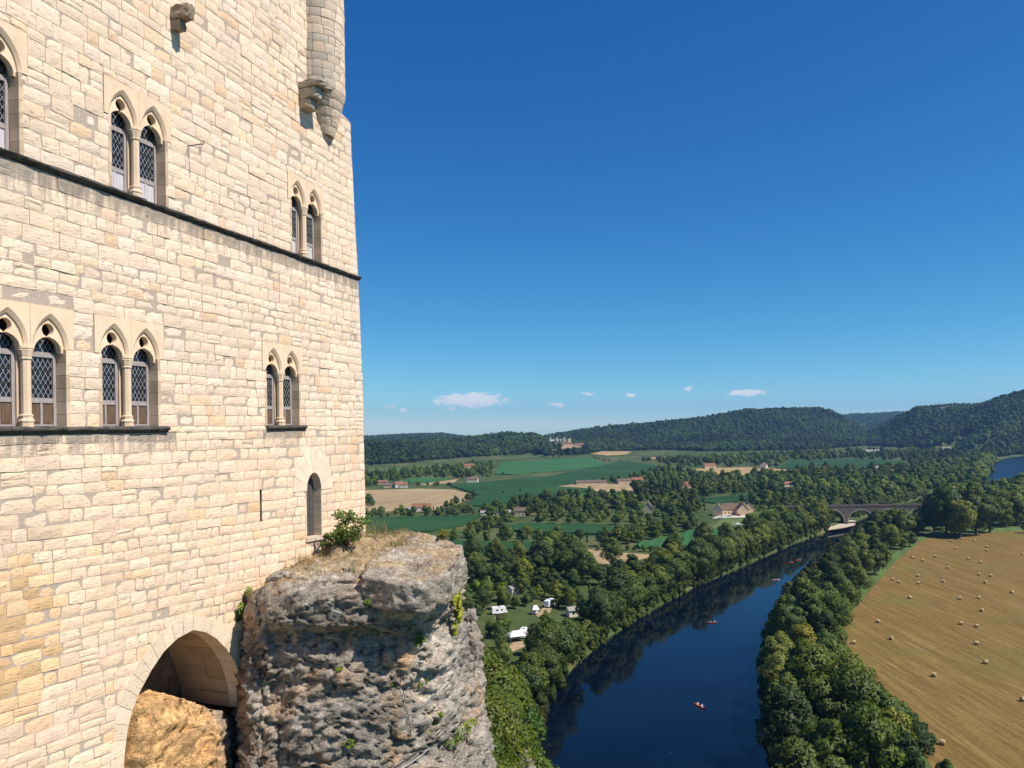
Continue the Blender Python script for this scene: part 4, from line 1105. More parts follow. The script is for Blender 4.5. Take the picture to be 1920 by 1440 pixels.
MAT['corn_light'] = m_crop('young_maize_crop', (.035, .12, .040), (.055, .155, .05), .3, 1.0, .2)
MAT['meadow'] = m_crop('light_meadow', (.07, .13, .04), (.13, .18, .06), 1.1, .5, .1)
MAT['stubble'] = m_crop('mown_stubble', (.30, .215, .115), (.42, .31, .175), .25, .35, .12)
MAT['dry'] = m_crop('dry_grass_slope', (.30, .21, .095), (.44, .31, .15), .8, .2, .08)
MAT['soil'] = simple('bare_earth', (.36, .26, .165), .95, .1, nscale=.3, amp=.3)
MAT['gravel'] = simple('pale_river_gravel', (.50, .42, .31), .95, .1, nscale=.8, amp=.35)
MAT['road'] = simple('pale_gravel_road', (.55, .50, .42), .95, .1, nscale=.4, amp=.2)
MAT['verge'] = m_crop('green_field_margin', (.075, .125, .035), (.12, .17, .05), .4, .6, .15)
FIELDS = []
def field(name, px, mat, thick=.0, dz=.06, rag=0.0):
    w = Gl(px)[:, :2]
    if rag:
        q = []
        for i in range(len(w)):
            a, b = w[i], w[(i + 1) % len(w)]
            for k in range(4): q.append(a + (b - a) * k / 4 + (rng.normal(0, rag, 2) if k else 0))
        w = np.array(q)
    FIELDS.append(w); n = len(w)
    zt = GZ + dz + thick
    vs_ = [(x, y, zt) for x, y in w] + [(x, y, GZ - .2) for x, y in w]
    ar = sum(w[i][0] * w[(i + 1) % n][1] - w[(i + 1) % n][0] * w[i][1] for i in range(n))
    if ar < 0: top_ = tuple(range(n))[::-1]
    else: top_ = tuple(range(n))
    o = link(name, mesh_from(name, vs_, [top_] + [(i, (i + 1) % n, n + (i + 1) % n, n + i) for i in range(n)], MAT[mat])); o['kind'] = 'structure'; return o
def slope_field(name, px, mat, Yest, cell=7.0, dz=.9):
    w = np.array([P(x, y, Yd)[:2] for (x, y), Yd in zip(px, Yest)]); FIELDS.append(w)
    x0, y0 = w.min(0); x1, y1 = w.max(0); gx = np.arange(x0, x1 + cell, cell); gy_ = np.arange(y0, y1 + cell, cell)
    X_, Y_ = np.meshgrid(gx, gy_); f = grid_faces(len(gx), len(gy_)); c = np.stack([X_.ravel(), Y_.ravel()], 1)
    keep = poly_sd(c[f].mean(1), w) < 0; f = f[keep]; z = Hgt(c[:, 0], c[:, 1]) + dz
    used = np.unique(f); remap = np.full(len(c), -1); remap[used] = np.arange(len(used))
    o = link(name, mesh_from(name, np.stack([c[used, 0], c[used, 1], z[used]], 1), remap[f], MAT[mat], None, True)); o['kind'] = 'structure'; return o
field('stubble_field', [(600, 922), (686, 919), (787, 916), (851, 918), (897, 930), (843, 951), (803, 958), (600, 960)], 'stubble', dz=.05)
field('maize_field', [(600, 972), (690, 975), (903, 969), (868, 987), (800, 1000), (600, 1005)], 'corn', 1.6)
field('maize_field', [(845, 912), (960, 900), (1030, 894), (1165, 866), (1258, 878), (1200, 890), (1165, 900), (1090, 906), (1030, 913), (1112, 918), (1116, 922), (1016, 936), (905, 950), (872, 950), (898, 929)], 'corn', 1.4)
field('young_maize_field', [(928, 890), (939, 868), (1016, 864), (1104, 856), (1140, 875), (962, 891)], 'corn_light', 1.2)
field('maize_field', [(936, 995), (972, 985), (1132, 987), (1166, 992), (1126, 1004), (1002, 1001)], 'corn', 1.6)
field('maize_field', [(850, 1017), (996, 1022), (990, 1040), (905, 1044), (850, 1040)], 'corn', 1.5)
field('young_maize_field', [(1193, 1023), (1300, 997), (1390, 992), (1344, 1014), (1300, 1026), (1200, 1030)], 'corn_light', 1.4)
field('meadow', [(1290, 1000), (1342, 985), (1352, 974), (1408, 972), (1412, 984), (1388, 991)], 'meadow', .1)
field('mown_path', [(1066, 1052), (1105, 1030), (1174, 1037), (1250, 1042), (1140, 1058)], 'stubble', .03)
field('maize_field', [(1455, 879), (1481, 866), (1590, 862), (1707, 866), (1700, 875), (1526, 880)], 'corn', 1.4)
field('dry_field', [(1296, 879), (1400, 876), (1523, 882), (1507, 888), (1429, 891), (1371, 896), (1296, 892)], 'dry', .05)
field('dry_field', [(1030, 914), (1088, 906), (1180, 908), (1200, 914), (1190, 921), (1116, 922)], 'stubble', .05)
field('strip_field', [(786, 908), (860, 898), (852, 904), (800, 910)], 'stubble', .05)
field('strip_field', [(740, 906), (775, 896), (848, 897), (790, 907)], 'corn_light', .5)
field('strip_field', [(600, 892), (760, 876), (930, 866), (925, 872), (830, 874), (760, 882), (600, 900)], 'meadow', .3)
field('meadow', [(1290, 938), (1420, 926), (1440, 936), (1340, 945)], 'corn', 1.0)
field('meadow', [(1560, 850), (1700, 846), (1700, 852), (1560, 857)], 'corn', 1.0)
field('dry_field', [(1060, 926), (1180, 924), (1220, 930), (1100, 934)], 'meadow', .05)
field('gravel_yard', [(1335, 972), (1350, 966), (1415, 962), (1440, 966), (1400, 970)], 'road', .04)
slope_field('dry_slope', [(1018, 860), (1032, 846), (1060, 838), (1084, 838), (1100, 845), (1104, 854), (1060, 856)], 'dry', [1790, 1900, 2000, 2010, 1960, 1880, 1850])
slope_field('dry_slope', [(1106, 855), (1130, 847), (1185, 849), (1176, 862), (1140, 865)], 'dry', [1870, 1990, 2000, 1830, 1780])
slope_field('green_slope', [(925, 868), (940, 862), (1015, 853), (1018, 862), (940, 868)], 'meadow', [1680, 1760, 1850, 1780, 1690])
slope_field('dry_slope', [(1205, 867), (1240, 862), (1260, 866), (1240, 872)], 'dry', [1640, 1720, 1660, 1580])
# hay field with its green margin
HAY = [(1752, 1452), (1720, 1385), (1685, 1330), (1636, 1285), (1592, 1258), (1570, 1225), (1575, 1190), (1597, 1148), (1632, 1106), (1672, 1060), (1722, 1017), (1762, 1003), (1850, 1000), (1930, 994), (2300, 985), (2900, 1100), (3200, 1452), (3600, 2600), (1960, 2600)]
MAR = [(1738, 1460), (1700, 1385), (1665, 1330), (1620, 1290), (1575, 1262), (1552, 1225), (1558, 1185), (1580, 1145), (1615, 1100), (1660, 1052), (1712, 1010), (1760, 996), (1850, 992), (1930, 986), (2320, 976), (3000, 1090), (3400, 1452), (3900, 2700), (1930, 2700)]
field('field_margin', MAR, 'verge', dz=.03)
def m_hay():
    t = NT('mown_hay'); v = t.pos((.42, .035, .1), (0, 0, -.42)); n1 = t.noise(v, 1.0, 6, .66, 1.2); v2 = t.pos((.02, .02, .02)); n2 = t.noise(v2, 1, 5, .6); n3 = t.noise(t.pos((.9, .9, .9)), 1, 4, .65)
    v4 = t.pos((.9, .028, .1), (0, 0, -.62)); n4 = t.noise(v4, 1, 3, .6, .3)
    c = t.ramp(n1, [(.30, (.125, .075, .022)), (.5, (.175, .110, .034)), (.70, (.25, .160, .052))])
    c = t.mix(t.ramp(n4, [(.55, 0.0), (.70, .55)]), c, (.33, .225, .085)); 
    c = t.mix(t.ramp(n2, [(.52, 0.0), (.68, .75)]), c, (.14, .135, .035))
    c = t.mix(1.0, c, t.ramp(n3, [(.3, .82), (.7, 1.16)]), 'MULTIPLY'); t.bump(n3, .4, .25); return t.fin(c, .95, .1)
MAT['hay'] = m_hay()
field('hay_field', HAY, 'hay', dz=.07)
field('gravel_beach', [(1553, 992), (1562, 981), (1592, 972), (1606, 974), (1603, 983), (1580, 988)], 'gravel', dz=-.9)
field('gravel_beach', [(1596, 1000), (1606, 991), (1622, 990), (1624, 998), (1612, 1004)], 'gravel', dz=-.9)
for px in ([(950, 1216), (962, 1204), (985, 1202), (992, 1208), (975, 1216), (962, 1222)], [(1005, 1154), (1018, 1140), (1036, 1138), (1030, 1150), (1012, 1158)], [(926, 1160), (936, 1148), (948, 1148), (942, 1160)]):
    field('camp_clearing', px, 'soil', dz=.04)
# ================================================================== trees
def m_leaf(name='foliage', sat=1.0):
    t = NT(name); oi = t.new('ShaderNodeObjectInfo'); col = t.attr('Col')
    c = t.mix(1.0, col, oi.outputs['Color'], 'MULTIPLY')
    rv = t.ramp(oi.outputs['Random'], [(0.0, (.62, .72, .80)), (.3, (.85, .92, .95)), (.6, (1.08, 1.06, .9)), (.85, (1.35, 1.22, .8)), (1.0, (1.65, 1.4, .9))])
    c = t.mix(1.0, c, rv, 'MULTIPLY')
    ia = t.new('ShaderNodeAttribute'); ia.attribute_type = 'INSTANCER'; ia.attribute_name = 'shade'
    c = t.mix(1.0, c, t.math('ADD', 1.0, ia.outputs['Fac']), 'MULTIPLY')
    t.fin(c, .55, .25)
    tr = t.new('ShaderNodeBsdfTranslucent'); t.put(tr.inputs[0], t.mix(1.0, c, (1.5, 1.6, .7), 'MULTIPLY'))
    mx = t.new('ShaderNodeMixShader'); mx.inputs[0].default_value = .28; t.l.new(t.b.outputs[0], mx.inputs[1]); t.l.new(tr.outputs[0], mx.inputs[2]); t.l.new(mx.outputs[0], t.out.inputs[0])
    return t.m
MAT['leaf'] = m_leaf()
MAT['bark'] = simple('tree_bark', (.10, .08, .06), .9, .2, nscale=3, amp=.3)
LEAFC = np.array([.088, .121, .027])
def set_normals(me, N): me.normals_split_custom_set_from_vertices(N.tolist())
def leaves_mesh(name, pos, dirs, size, col, r, sharp=.55, aspect=1.35):
    n = len(pos); nn = dirs * sharp + r.normal(0, .55, (n, 3)); nn /= np.linalg.norm(nn, axis=1)[:, None] + 1e-9
    nn = np.where((nn * dirs).sum(1, keepdims=True) < 0, -nn, nn)
    a = np.cross(nn, r.normal(0, 1, (n, 3))); a /= np.linalg.norm(a, axis=1)[:, None] + 1e-9; b = np.cross(nn, a)
    s = size * r.uniform(.6, 1.35, n)[:, None]
    q = np.stack([pos - a * s * aspect * .5, pos + b * s * .5 - a * s * .1, pos + a * s * aspect * .5, pos - b * s * .5 + a * s * .1], 1).reshape(-1, 3)
    f = np.arange(4 * n).reshape(n, 4)[:, ::-1]
    me = mesh_from(name, q, f, MAT['leaf'], np.repeat(col, 4, 0), True)
    N = np.repeat(dirs * .8 + nn * .35 + np.array([0, 0, .12]), 4, 0); N /= np.linalg.norm(N, axis=1)[:, None]
    set_normals(me, N); return me
def crown(seed, H, Rad, nleaf, size, nlobe=34, base=.12, shape='round', tint=(1, 1, 1), name='crown'):
    r = np.random.default_rng(seed)
    cz = H * (base + (1 - base) * .52); az_ = H * (1 - base) * .5
    L = []
    while len(L) < nlobe:
        p = r.uniform(-1, 1, 3)
        if np.linalg.norm(p) > 1 or np.linalg.norm(p) < .35: continue
        L.append(p)
    L = np.array(L); hh = (L[:, 2] + 1) / 2
    wid = {'round': np.interp(hh, [0, .25, .6, 1], [.78, 1.0, .95, .55]), 'tall': np.interp(hh, [0, .3, .7, 1], [.8, 1.0, .8, .35]), 'spire': np.interp(hh, [0, .2, .6, 1], [.8, 1.0, .7, .12])}[shape]
    lr = Rad * r.uniform(.19, .47, nlobe) * np.interp(hh, [0, .7, 1], [1, 1, .8])
    C = np.stack([L[:, 0] * (Rad - lr * .55) * wid, L[:, 1] * (Rad - lr * .55) * wid, cz + L[:, 2] * (az_ - lr * .45)], 1)
    C[:, :2] += r.normal(0, Rad * .06, 2)
    w = lr ** 2; w /= w.sum(); k = r.choice(nlobe, int(nleaf * 1.7), p=w)
    d = r.normal(0, 1, (len(k), 3)); d /= np.linalg.norm(d, axis=1)[:, None]
    keep = (d[:, 2] > -.35) | (r.random(len(k)) < .35); k, d = k[keep], d[keep]
    pos = C[k] + d * lr[k][:, None] * (r.uniform(.72, 1.08, len(k)) ** 1)[:, None] * np.array([1, 1, .85])
    # drop what lies deep inside another lobe
    dd = np.linalg.norm(pos[:, None, :] - C[None], axis=2) / lr[None]; dd[np.arange(len(k)), k] = 9
    pos_ok = dd.min(1) > .62
    pos, d, k = pos[pos_ok][:nleaf], d[pos_ok][:nleaf], k[pos_ok][:nleaf]
    lt = r.uniform(.82, 1.2, nlobe); col = LEAFC * np.array(tint) * (lt[k] * r.uniform(.8, 1.22, len(k)))[:, None]
    out = pos - np.array([0, 0, cz]); out /= np.linalg.norm(out, axis=1)[:, None]
    dn = d * .8 + out * .45; dn /= np.linalg.norm(dn, axis=1)[:, None]
    return leaves_mesh(name, pos, dn, size, col, r)
def trunk(seed, H, Rad):
    r = np.random.default_rng(seed + 900); m = MB(); b = .028 * H
    m.tube([(0, 0, -1.0), (0, 0, .1 * H), (.01 * H, .0, .35 * H), (.0, .01 * H, .7 * H)], [b * 1.25, b, b * .7, b * .2], 7)
    for i in range(6):
        a = r.uniform(0, 6.28); z = H * r.uniform(.18, .45); e = Rad * r.uniform(.5, .8)
        m.tube([(0, 0, z), (math.cos(a) * e * .5, math.sin(a) * e * .5, z + .12 * H), (math.cos(a) * e, math.sin(a) * e, z + .25 * H)], [b * .5, b * .35, b * .12], 5)
    return m.mesh('trunk', MAT['bark'])
HT = 14.0
KIND = {}
for s_ in range(9): KIND.setdefault('broad', []).append((crown(s_ + 1, HT * (.86 + .09 * (s_ % 4)), 4.7 + .55 * (s_ % 4), 5200, .50, 20 + 3 * s_, .06, ['round', 'tall', 'round'][s_ % 3]), trunk(s_, HT, 5.0)))
for s_ in range(2): KIND.setdefault('willow', []).append((crown(s_ + 31, HT, 5.4, 5200, .44, 40, .06, 'round', (1.55, 1.38, 2.0)), trunk(s_ + 31, HT, 5)))
for s_ in range(3): KIND.setdefault('tall', []).append((crown(s_ + 41, HT, 4.2, 5400, .46, 36, .06, 'tall', (.9, .95, .95)), trunk(s_ + 41, HT, 4)))
for s_ in range(2): KIND.setdefault('spire', []).append((crown(s_ + 51, HT, 2.0, 2600, .42, 26, .04, 'spire', (.8, .85, .9)), trunk(s_ + 51, HT, 2)))
for s_ in range(3): KIND.setdefault('slope', []).append((crown(s_ + 61, HT, 5.8, 15000, .27, 46, .05, 'round', (1.0, 1.02, 1.05)), trunk(s_ + 61, HT, 5)))
TREES = []          # (x, y, z, height, kind, label, group, colour)
def in_frame(p, m=60):
    x, y = project(p); return -m < x[0] < 1920 + m and 0 < y[0] < 1440 + 420
def add_tree(X, Y, H, kind='broad', label=None, group=None, col=(1, 1, 1), z=None, ok=True):
    if z is None: z = float(Hgt(np.array([X]), np.array([Y]))[0])
    TREES.append((X, Y, z, H, kind, label, group, col))
def clear_of(pts, polys, m=3.0):
    k = np.ones(len(pts), bool)
    for q in polys: k &= poly_sd(pts, q) > m
    return k
def scatter(poly, spacing, m=2.0, jit=.55, fields=True, grid_rot=None):
    poly = np.array(poly); x0, y0 = poly.min(0); x1, y1 = poly.max(0)
    gx = np.arange(x0, x1, spacing); gy_ = np.arange(y0, y1, spacing * .87); X_, Y_ = np.meshgrid(gx, gy_); X_[1::2] += spacing / 2
    p = np.stack([X_.ravel(), Y_.ravel()], 1) + rng.uniform(-jit, jit, (X_.size, 2)) * spacing
    p = p[poly_sd(p, poly) < -.5]
    if fields: p = p[clear_of(p, FIELDS, m)]
    return p[poly_sd(p, RIVER) > 1.0]
# -- right bank: individually placed belt between water and hay field ------------
RB = [(1500, 1490, 15, 'broad'), (1560, 1480, 16, 'broad'), (1625, 1480, 15, 'broad'), (1690, 1475, 13, 'tall'), (1480, 1425, 15, 'broad'), (1540, 1410, 17, 'broad'), (1600, 1415, 17, 'broad'), (1660, 1420, 14, 'broad'),
      (1470, 1365, 13, 'willow'), (1525, 1350, 17, 'broad'), (1590, 1345, 15, 'broad'), (1635, 1370, 12, 'broad'), (1462, 1310, 12, 'willow'), (1510, 1295, 15, 'broad'), (1560, 1300, 14, 'broad'), (1460, 1262, 12, 'willow'), (1505, 1250, 14, 'broad'),
      (1545, 1262, 12, 'broad'), (1478, 1212, 16, 'broad'), (1520, 1200, 18, 'tall'), (1550, 1215, 13, 'broad'), (1505, 1165, 17, 'broad'), (1545, 1160, 16, 'broad'), (1530, 1128, 13, 'willow'), (1566, 1135, 15, 'broad'), (1590, 1110, 12, 'broad'),
      (1560, 1098, 16, 'broad'), (1595, 1085, 15, 'broad'), (1620, 1080, 12, 'broad'), (1585, 1062, 15, 'willow'), (1615, 1055, 17, 'broad'), (1645, 1052, 14, 'broad'), (1610, 1035, 15, 'tall'), (1640, 1030, 15, 'broad'), (1670, 1032, 14, 'broad'), (1690, 1030, 11, 'broad'),
      (1635, 1012, 15, 'broad'), (1665, 1010, 17, 'broad'), (1695, 1012, 18, 'broad'), (1720, 1003, 15, 'broad'), (1645, 1000, 15, 'broad'), (1676, 1002, 15, 'broad'), (1655, 996, 12, 'broad'), (1690, 993, 13, 'tall'), (1720, 990, 11, 'broad'),
      (1648, 1395, 13, 'broad'), (1575, 1240, 11, 'broad'), (1570, 1185, 12, 'broad'), (1588, 1150, 11, 'broad'), (1612, 1118, 11, 'broad'), (1640, 1078, 11, 'broad'), (1660, 1060, 11, 'broad'), (1705, 1025, 11, 'broad'), (1668, 1445, 13, 'broad'), (1710, 1440, 11, 'broad')]
ORD = ['first', 'second', 'third', 'fourth', 'fifth', 'sixth', 'seventh', 'eighth', 'ninth', 'tenth', 'eleventh', 'twelfth', 'thirteenth', 'fourteenth', 'fifteenth', 'sixteenth', 'seventeenth', 'eighteenth', 'nineteenth', 'twentieth',
       'twenty-first', 'twenty-second', 'twenty-third', 'twenty-fourth', 'twenty-fifth', 'twenty-sixth', 'twenty-seventh', 'twenty-eighth', 'twenty-ninth', 'thirtieth', 'thirty-first', 'thirty-second', 'thirty-third', 'thirty-fourth', 'thirty-fifth', 'thirty-sixth', 'thirty-seventh', 'thirty-eighth', 'thirty-ninth', 'fortieth',
       'forty-first', 'forty-second', 'forty-third', 'forty-fourth', 'forty-fifth', 'forty-sixth', 'forty-seventh', 'forty-eighth', 'forty-ninth', 'fiftieth', 'fifty-first', 'fifty-second', 'fifty-third', 'fifty-fourth', 'fifty-fifth', 'fifty-sixth', 'fifty-seventh', 'fifty-eighth', 'fifty-ninth', 'sixtieth']
nb_, nw_ = 0, 0
for (x, y, H, k) in sorted(RB, key=lambda q: -q[1]):
    g = G(x, y)
    if k == 'willow': lb = ORD[nw_] + ' silvery willow from the bottom edge, between river and hay field'; nw_ += 1
    else: lb = ORD[nb_] + ' leafy tree from the bottom edge, between river and hay field'; nb_ += 1
    add_tree(g[0], g[1], H * 1.0, k, lb, 'trees between river and hay field')
# low bush in the corner of the hay field
g = G(1775, 1470); add_tree(g[0], g[1], 6, 'broad', 'low bush in the near corner of the hay field', None, (1.2, 1.15, 1))
# -- tall dark clump at the far end of the hay field -------------------------------
for i, (x, y, H, k) in enumerate([(1752, 996, 33, 'tall'), (1775, 1004, 34, 'broad'), (1800, 1008, 38, 'broad'), (1830, 1004, 36, 'broad'), (1856, 999, 30, 'tall'), (1785, 985, 40, 'broad'), (1820, 984, 40, 'tall'), (1850, 985, 34, 'broad'),
        (1885, 988, 24, 'broad'), (1905, 985, 26, 'broad'), (1930, 982, 24, 'broad'), (1870, 975, 26, 'broad'), (1900, 968, 24, 'willow'), (1925, 965, 22, 'broad'), (1960, 975, 24, 'broad')]):
    g = G(x, y); add_tree(g[0], g[1], H * .82, k, ORD[i] + ' dark tree of the clump at the far end of the hay field', 'dark clump beyond the hay field', (.8, .85, .85))
g = G(1926, 1000); add_tree(g[0], g[1], 9, 'broad', 'single small tree at the right edge of the hay field', None, (.9, .9, .9))
# -- near slope under the cliff ------------------------------------------------------
for i, (x, y, Yd, H) in enumerate(sorted([(885, 1180, 62, 12), (888, 1385, 42, 9), (905, 1455, 40, 9), (930, 1475, 46, 9), (878, 1300, 44, 9), (905, 1240, 66, 12), (925, 1285, 62, 12), (948, 1330, 66, 12), (900, 1330, 52, 11), (965, 1390, 62, 12), (925, 1400, 52, 10), (960, 1440, 66, 11), (935, 1470, 56, 11), (880, 1120, 85, 13), (905, 1160, 90, 13),
                      (935, 1230, 92, 13), (960, 1290, 92, 13), (965, 1350, 96, 13), (955, 1410, 104, 12), (965, 1330, 122, 13), (950, 1260, 120, 13), (920, 1200, 125, 13), (885, 1140, 120, 13), (955, 1380, 135, 12)], key=lambda q: q[1])):
    p = P(x, y, Yd); zt_ = float(Hgt(np.array([p[0]]), np.array([p[1]]))[0]); H = float(np.clip(p[2] + 1 - zt_, 5, 7.5 if Yd < 50 else 11 if Yd < 80 else 16))
    add_tree(p[0], p[1], H, 'slope', ORD[i] + ' leafy tree from the top on the slope right of the cliff', 'trees on the slope under the cliff', (1, 1, 1), z=zt_)
# -- left bank row along the water ---------------------------------------------------
LB = np.array(BANK_L[4:14]); sl_ = np.concatenate([[0], np.cumsum(np.linalg.norm(np.diff(LB, axis=0), axis=1))])
dist = 2.0; n_ = 0
while dist < sl_[-1]:
    c = np.array([np.interp(dist, sl_, LB[:, 0]), np.interp(dist, sl_, LB[:, 1])]); c2 = np.array([np.interp(dist + 2, sl_, LB[:, 0]), np.interp(dist + 2, sl_, LB[:, 1])]); dr = (c2 - c) / (np.linalg.norm(c2 - c) + 1e-9); nl = np.array([-dr[1], dr[0]])
    p = c + nl * (rng.uniform(.5, 2.6) + (2.0 if dist < 25 else 0)); H = rng.uniform(12.5, 17)
    add_tree(p[0], p[1], H, rng.choice(['broad', 'broad', 'tall', 'broad', 'willow']) if n_ % 5 == 4 else 'broad', ORD[min(n_, 59)] + ' tree from the bottom edge in the front row on the left bank', 'front row on the left bank')
    dist += rng.uniform(6.5, 9.5); n_ += 1
# -- camp-site wood behind it ----------------------------------------------------------
CAMP = Gl([(862, 1250), (870, 1060), (960, 1046), (1050, 1030), (1110, 1058), (1190, 1060), (1262, 1043), (1340, 1022), (1420, 1000), (1480, 978), (1560, 962), (1590, 968), (1545, 992), (1490, 1010), (1400, 1046), (1300, 1092), (1230, 1128), (1150, 1180), (1090, 1235), (1060, 1275), (1020, 1350), (985, 1330), (930, 1270)])[:, :2]
VEH = np.array([G(x, y)[:2] for x, y in ((1031, 1137), (936, 1151), (982, 1194), (967, 1202), (1004, 1152), (1080, 1154))])
def camp_label(p, pale):
    dv = float(np.min(np.linalg.norm(VEH - p, axis=1))); dr_ = float(poly_sd(np.array([p]), RIVER)[0]); col_ = 'pale yellow-green' if pale else 'dark green'
    if dv < 22: w_ = 'standing close around the camp-site vehicles'; g_ = 'trees around the camp vehicles'
    elif dr_ < 16: w_ = 'behind the front row on the left bank'; g_ = 'second row on the left bank'
    elif p[1] > 400: w_ = 'between the young maize and the river'; g_ = 'trees below the young maize'
    elif p[1] > 300: w_ = 'between the mown path and the river'; g_ = 'trees around the mown path'
    else: w_ = 'in the wood between cliff and camp site'; g_ = 'wood between cliff and camp site'
    return col_ + ' tree ' + w_, ('pale ' if pale else 'dark ') + g_
for p in scatter(CAMP, 9.0, 2.2):
    if p[1] < 150 or rng.random() < .10: continue
    k = rng.random(); kind = 'broad' if k < .86 else 'willow' if k < .9 else 'tall'
    pale = rng.random() < .16
    add_tree(p[0], p[1], rng.uniform(8.0, 16) * (.58 if np.min(np.linalg.norm(VEH - p, axis=1)) < 45 else 1), kind, *camp_label(p, pale), (1.5, 1.35, 1.25) if pale else (1, 1, 1))
# -- orchard rows between the maize fields -------------------------------------------------
def row(px, spacing, H, kind='broad', label='tree in a straight orchard row between the maize fields', group='orchard rows', col=(1.1, 1.08, 1.0), jit=.12):
    w = Gl(px)[:, :2]; s2 = np.concatenate([[0], np.cumsum(np.linalg.norm(np.diff(w, axis=0), axis=1))])
    for d_ in np.arange(0, s2[-1], spacing):
        d2 = d_ + rng.uniform(-jit, jit) * spacing
        add_tree(float(np.interp(d2, s2, w[:, 0])) + rng.normal(0, .8), float(np.interp(d2, s2, w[:, 1])) + rng.normal(0, 1.0), H * rng.uniform(.82, 1.18), kind, label, group, col)
row([(852, 1016), (1000, 1018), (1100, 1022), (1140, 1026)], 11, 9.5); row([(885, 1010), (960, 1010), (1080, 1013), (1180, 1016), (1200, 1014)], 12, 9)
row([(980, 981), (1100, 983), (1240, 985)], 12, 9); row([(960, 976), (1100, 977), (1280, 980)], 12, 9); row([(990, 971), (1130, 972), (1290, 974)], 13, 9); row([(880, 1000), (920, 990), (960, 982)], 10, 9.5)
row([(870, 1008), (905, 998), (940, 988)], 10, 9)
for p in scatter(Gl([(1125, 1012), (1190, 996), (1280, 985), (1330, 982), (1300, 996), (1190, 1022), (1140, 1028)])[:, :2], 10, 2.5): add_tree(p[0], p[1], rng.uniform(8, 10.5), 'broad', 'tree in a straight orchard row between the maize fields', 'orchard rows', (1.05, 1.05, 1))
row([(1120, 1032), (1190, 1034), (1262, 1034)], 5.5, 4.0, label='clipped bush in the hedge under the young maize', group='hedge bushes')
# -- far trees: only what the camera can see, kept cheap ---------------------------------------
FARP = []
def far_zone(px, spacing, H, m=3.0, dens=1.0, fields=True):
    for p in scatter(Gl(px)[:, :2], spacing, m, fields=fields):
        if rng.random() < dens: FARP.append((p[0], p[1], H * rng.uniform(.7, 1.3)))
def far_row(px, spacing, H, wid=3.0):
    w = Gl(px)[:, :2]; s2 = np.concatenate([[0], np.cumsum(np.linalg.norm(np.diff(w, axis=0), axis=1))])
    for d_ in np.arange(0, s2[-1], spacing): FARP.append((float(np.interp(d_, s2, w[:, 0])) + rng.normal(0, wid), float(np.interp(d_, s2, w[:, 1])) + rng.normal(0, wid), H * rng.uniform(.7, 1.3)))
far_zone([(870, 962), (960, 948), (1000, 940), (1060, 936), (1200, 928), (1300, 925), (1330, 950), (1320, 968), (1200, 968), (1000, 972), (900, 976)], 13, 11, dens=.62)
far_zone([(1180, 925), (1240, 905), (1300, 897), (1460, 893), (1640, 885), (1830, 872), (1832, 900), (1800, 915), (1740, 935), (1660, 956), (1600, 972), (1560, 964), (1470, 976), (1440, 960), (1400, 948), (1300, 932)], 12, 12, dens=.80)
far_zone([(1420, 962), (1540, 955), (1580, 965), (1490, 1000), (1420, 992)], 9, 11)
far_row([(1828, 912), (1834, 900), (1840, 884), (1850, 870), (1862, 860)], 8, 14, 4); far_row([(1815, 912), (1824, 896), (1832, 880), (1845, 862)], 9, 15, 6)
far_row([(1848, 930), (1880, 926), (1925, 917), (1960, 910)], 9, 9, 3)
far_row([(1862, 857), (1900, 852), (1960, 848)], 9, 13, 5); far_zone([(1838, 866), (1862, 858), (1960, 850), (2000, 840), (1850, 846)], 11, 13, fields=False)
far_zone([(1745, 975), (1760, 955), (1800, 940), (1880, 926), (1960, 912), (1960, 970), (1880, 975), (1760, 985), (1700, 1000)], 11, 15, dens=.9)
far_zone([(1210, 880), (1290, 868), (1450, 862), (1480, 858), (1700, 850), (1830, 852), (1838, 872), (1700, 880), (1520, 884), (1300, 897), (1200, 905), (1160, 900)], 18, 11, dens=.55)
far_zone([(1230, 866), (1400, 856), (1640, 846), (1840, 850), (1840, 862), (1640, 858), (1480, 862), (1250, 872)], 17, 12, dens=.8)
far_zone([(600, 905), (690, 893), (780, 884), (900, 872), (925, 872), (920, 894), (860, 898), (780, 896), (720, 906), (690, 915), (600, 918)], 13, 10, dens=.75)
far_zone([(600, 962), (690, 962), (880, 958), (905, 962), (900, 970), (690, 974), (600, 974)], 9, 6, dens=.75)
far_row([(830, 955), (845, 950), (870, 942), (895, 933)], 9, 7); far_row([(745, 910), (790, 911), (850, 912)], 9, 6, 2); far_row([(690, 945), (702, 950)], 8, 9)
far_row([(900, 930), (960, 925), (1020, 916)], 34, 4, 2); far_row([(940, 890), (1000, 888), (1080, 882)], 60, 4, 3); far_row([(1100, 908), (1200, 903), (1260, 893)], 14, 9, 5); far_row([(1018, 862), (1060, 858), (1104, 856), (1140, 866), (1180, 868)], 26, 5, 3)
far_row([(1200, 866), (1240, 862), (1300, 866)], 12, 9, 6)
FARP = np.array(FARP)
# wooded hills
hx = []
for _ in range(7):
    n = 12000; r_ = rng.uniform(-.26, .80, n); Y_ = np.sqrt(rng.uniform(1250 ** 2, 2900 ** 2, n)); hx.append(np.stack([r_ * Y_, Y_], 1))
hx = np.concatenate(hx); hz2 = Hgt(hx[:, 0], hx[:, 1]); k = (hz2 > 7.5) & clear_of(hx, FIELDS[-40:], 4)
hx, hz2 = hx[k], hz2[k]
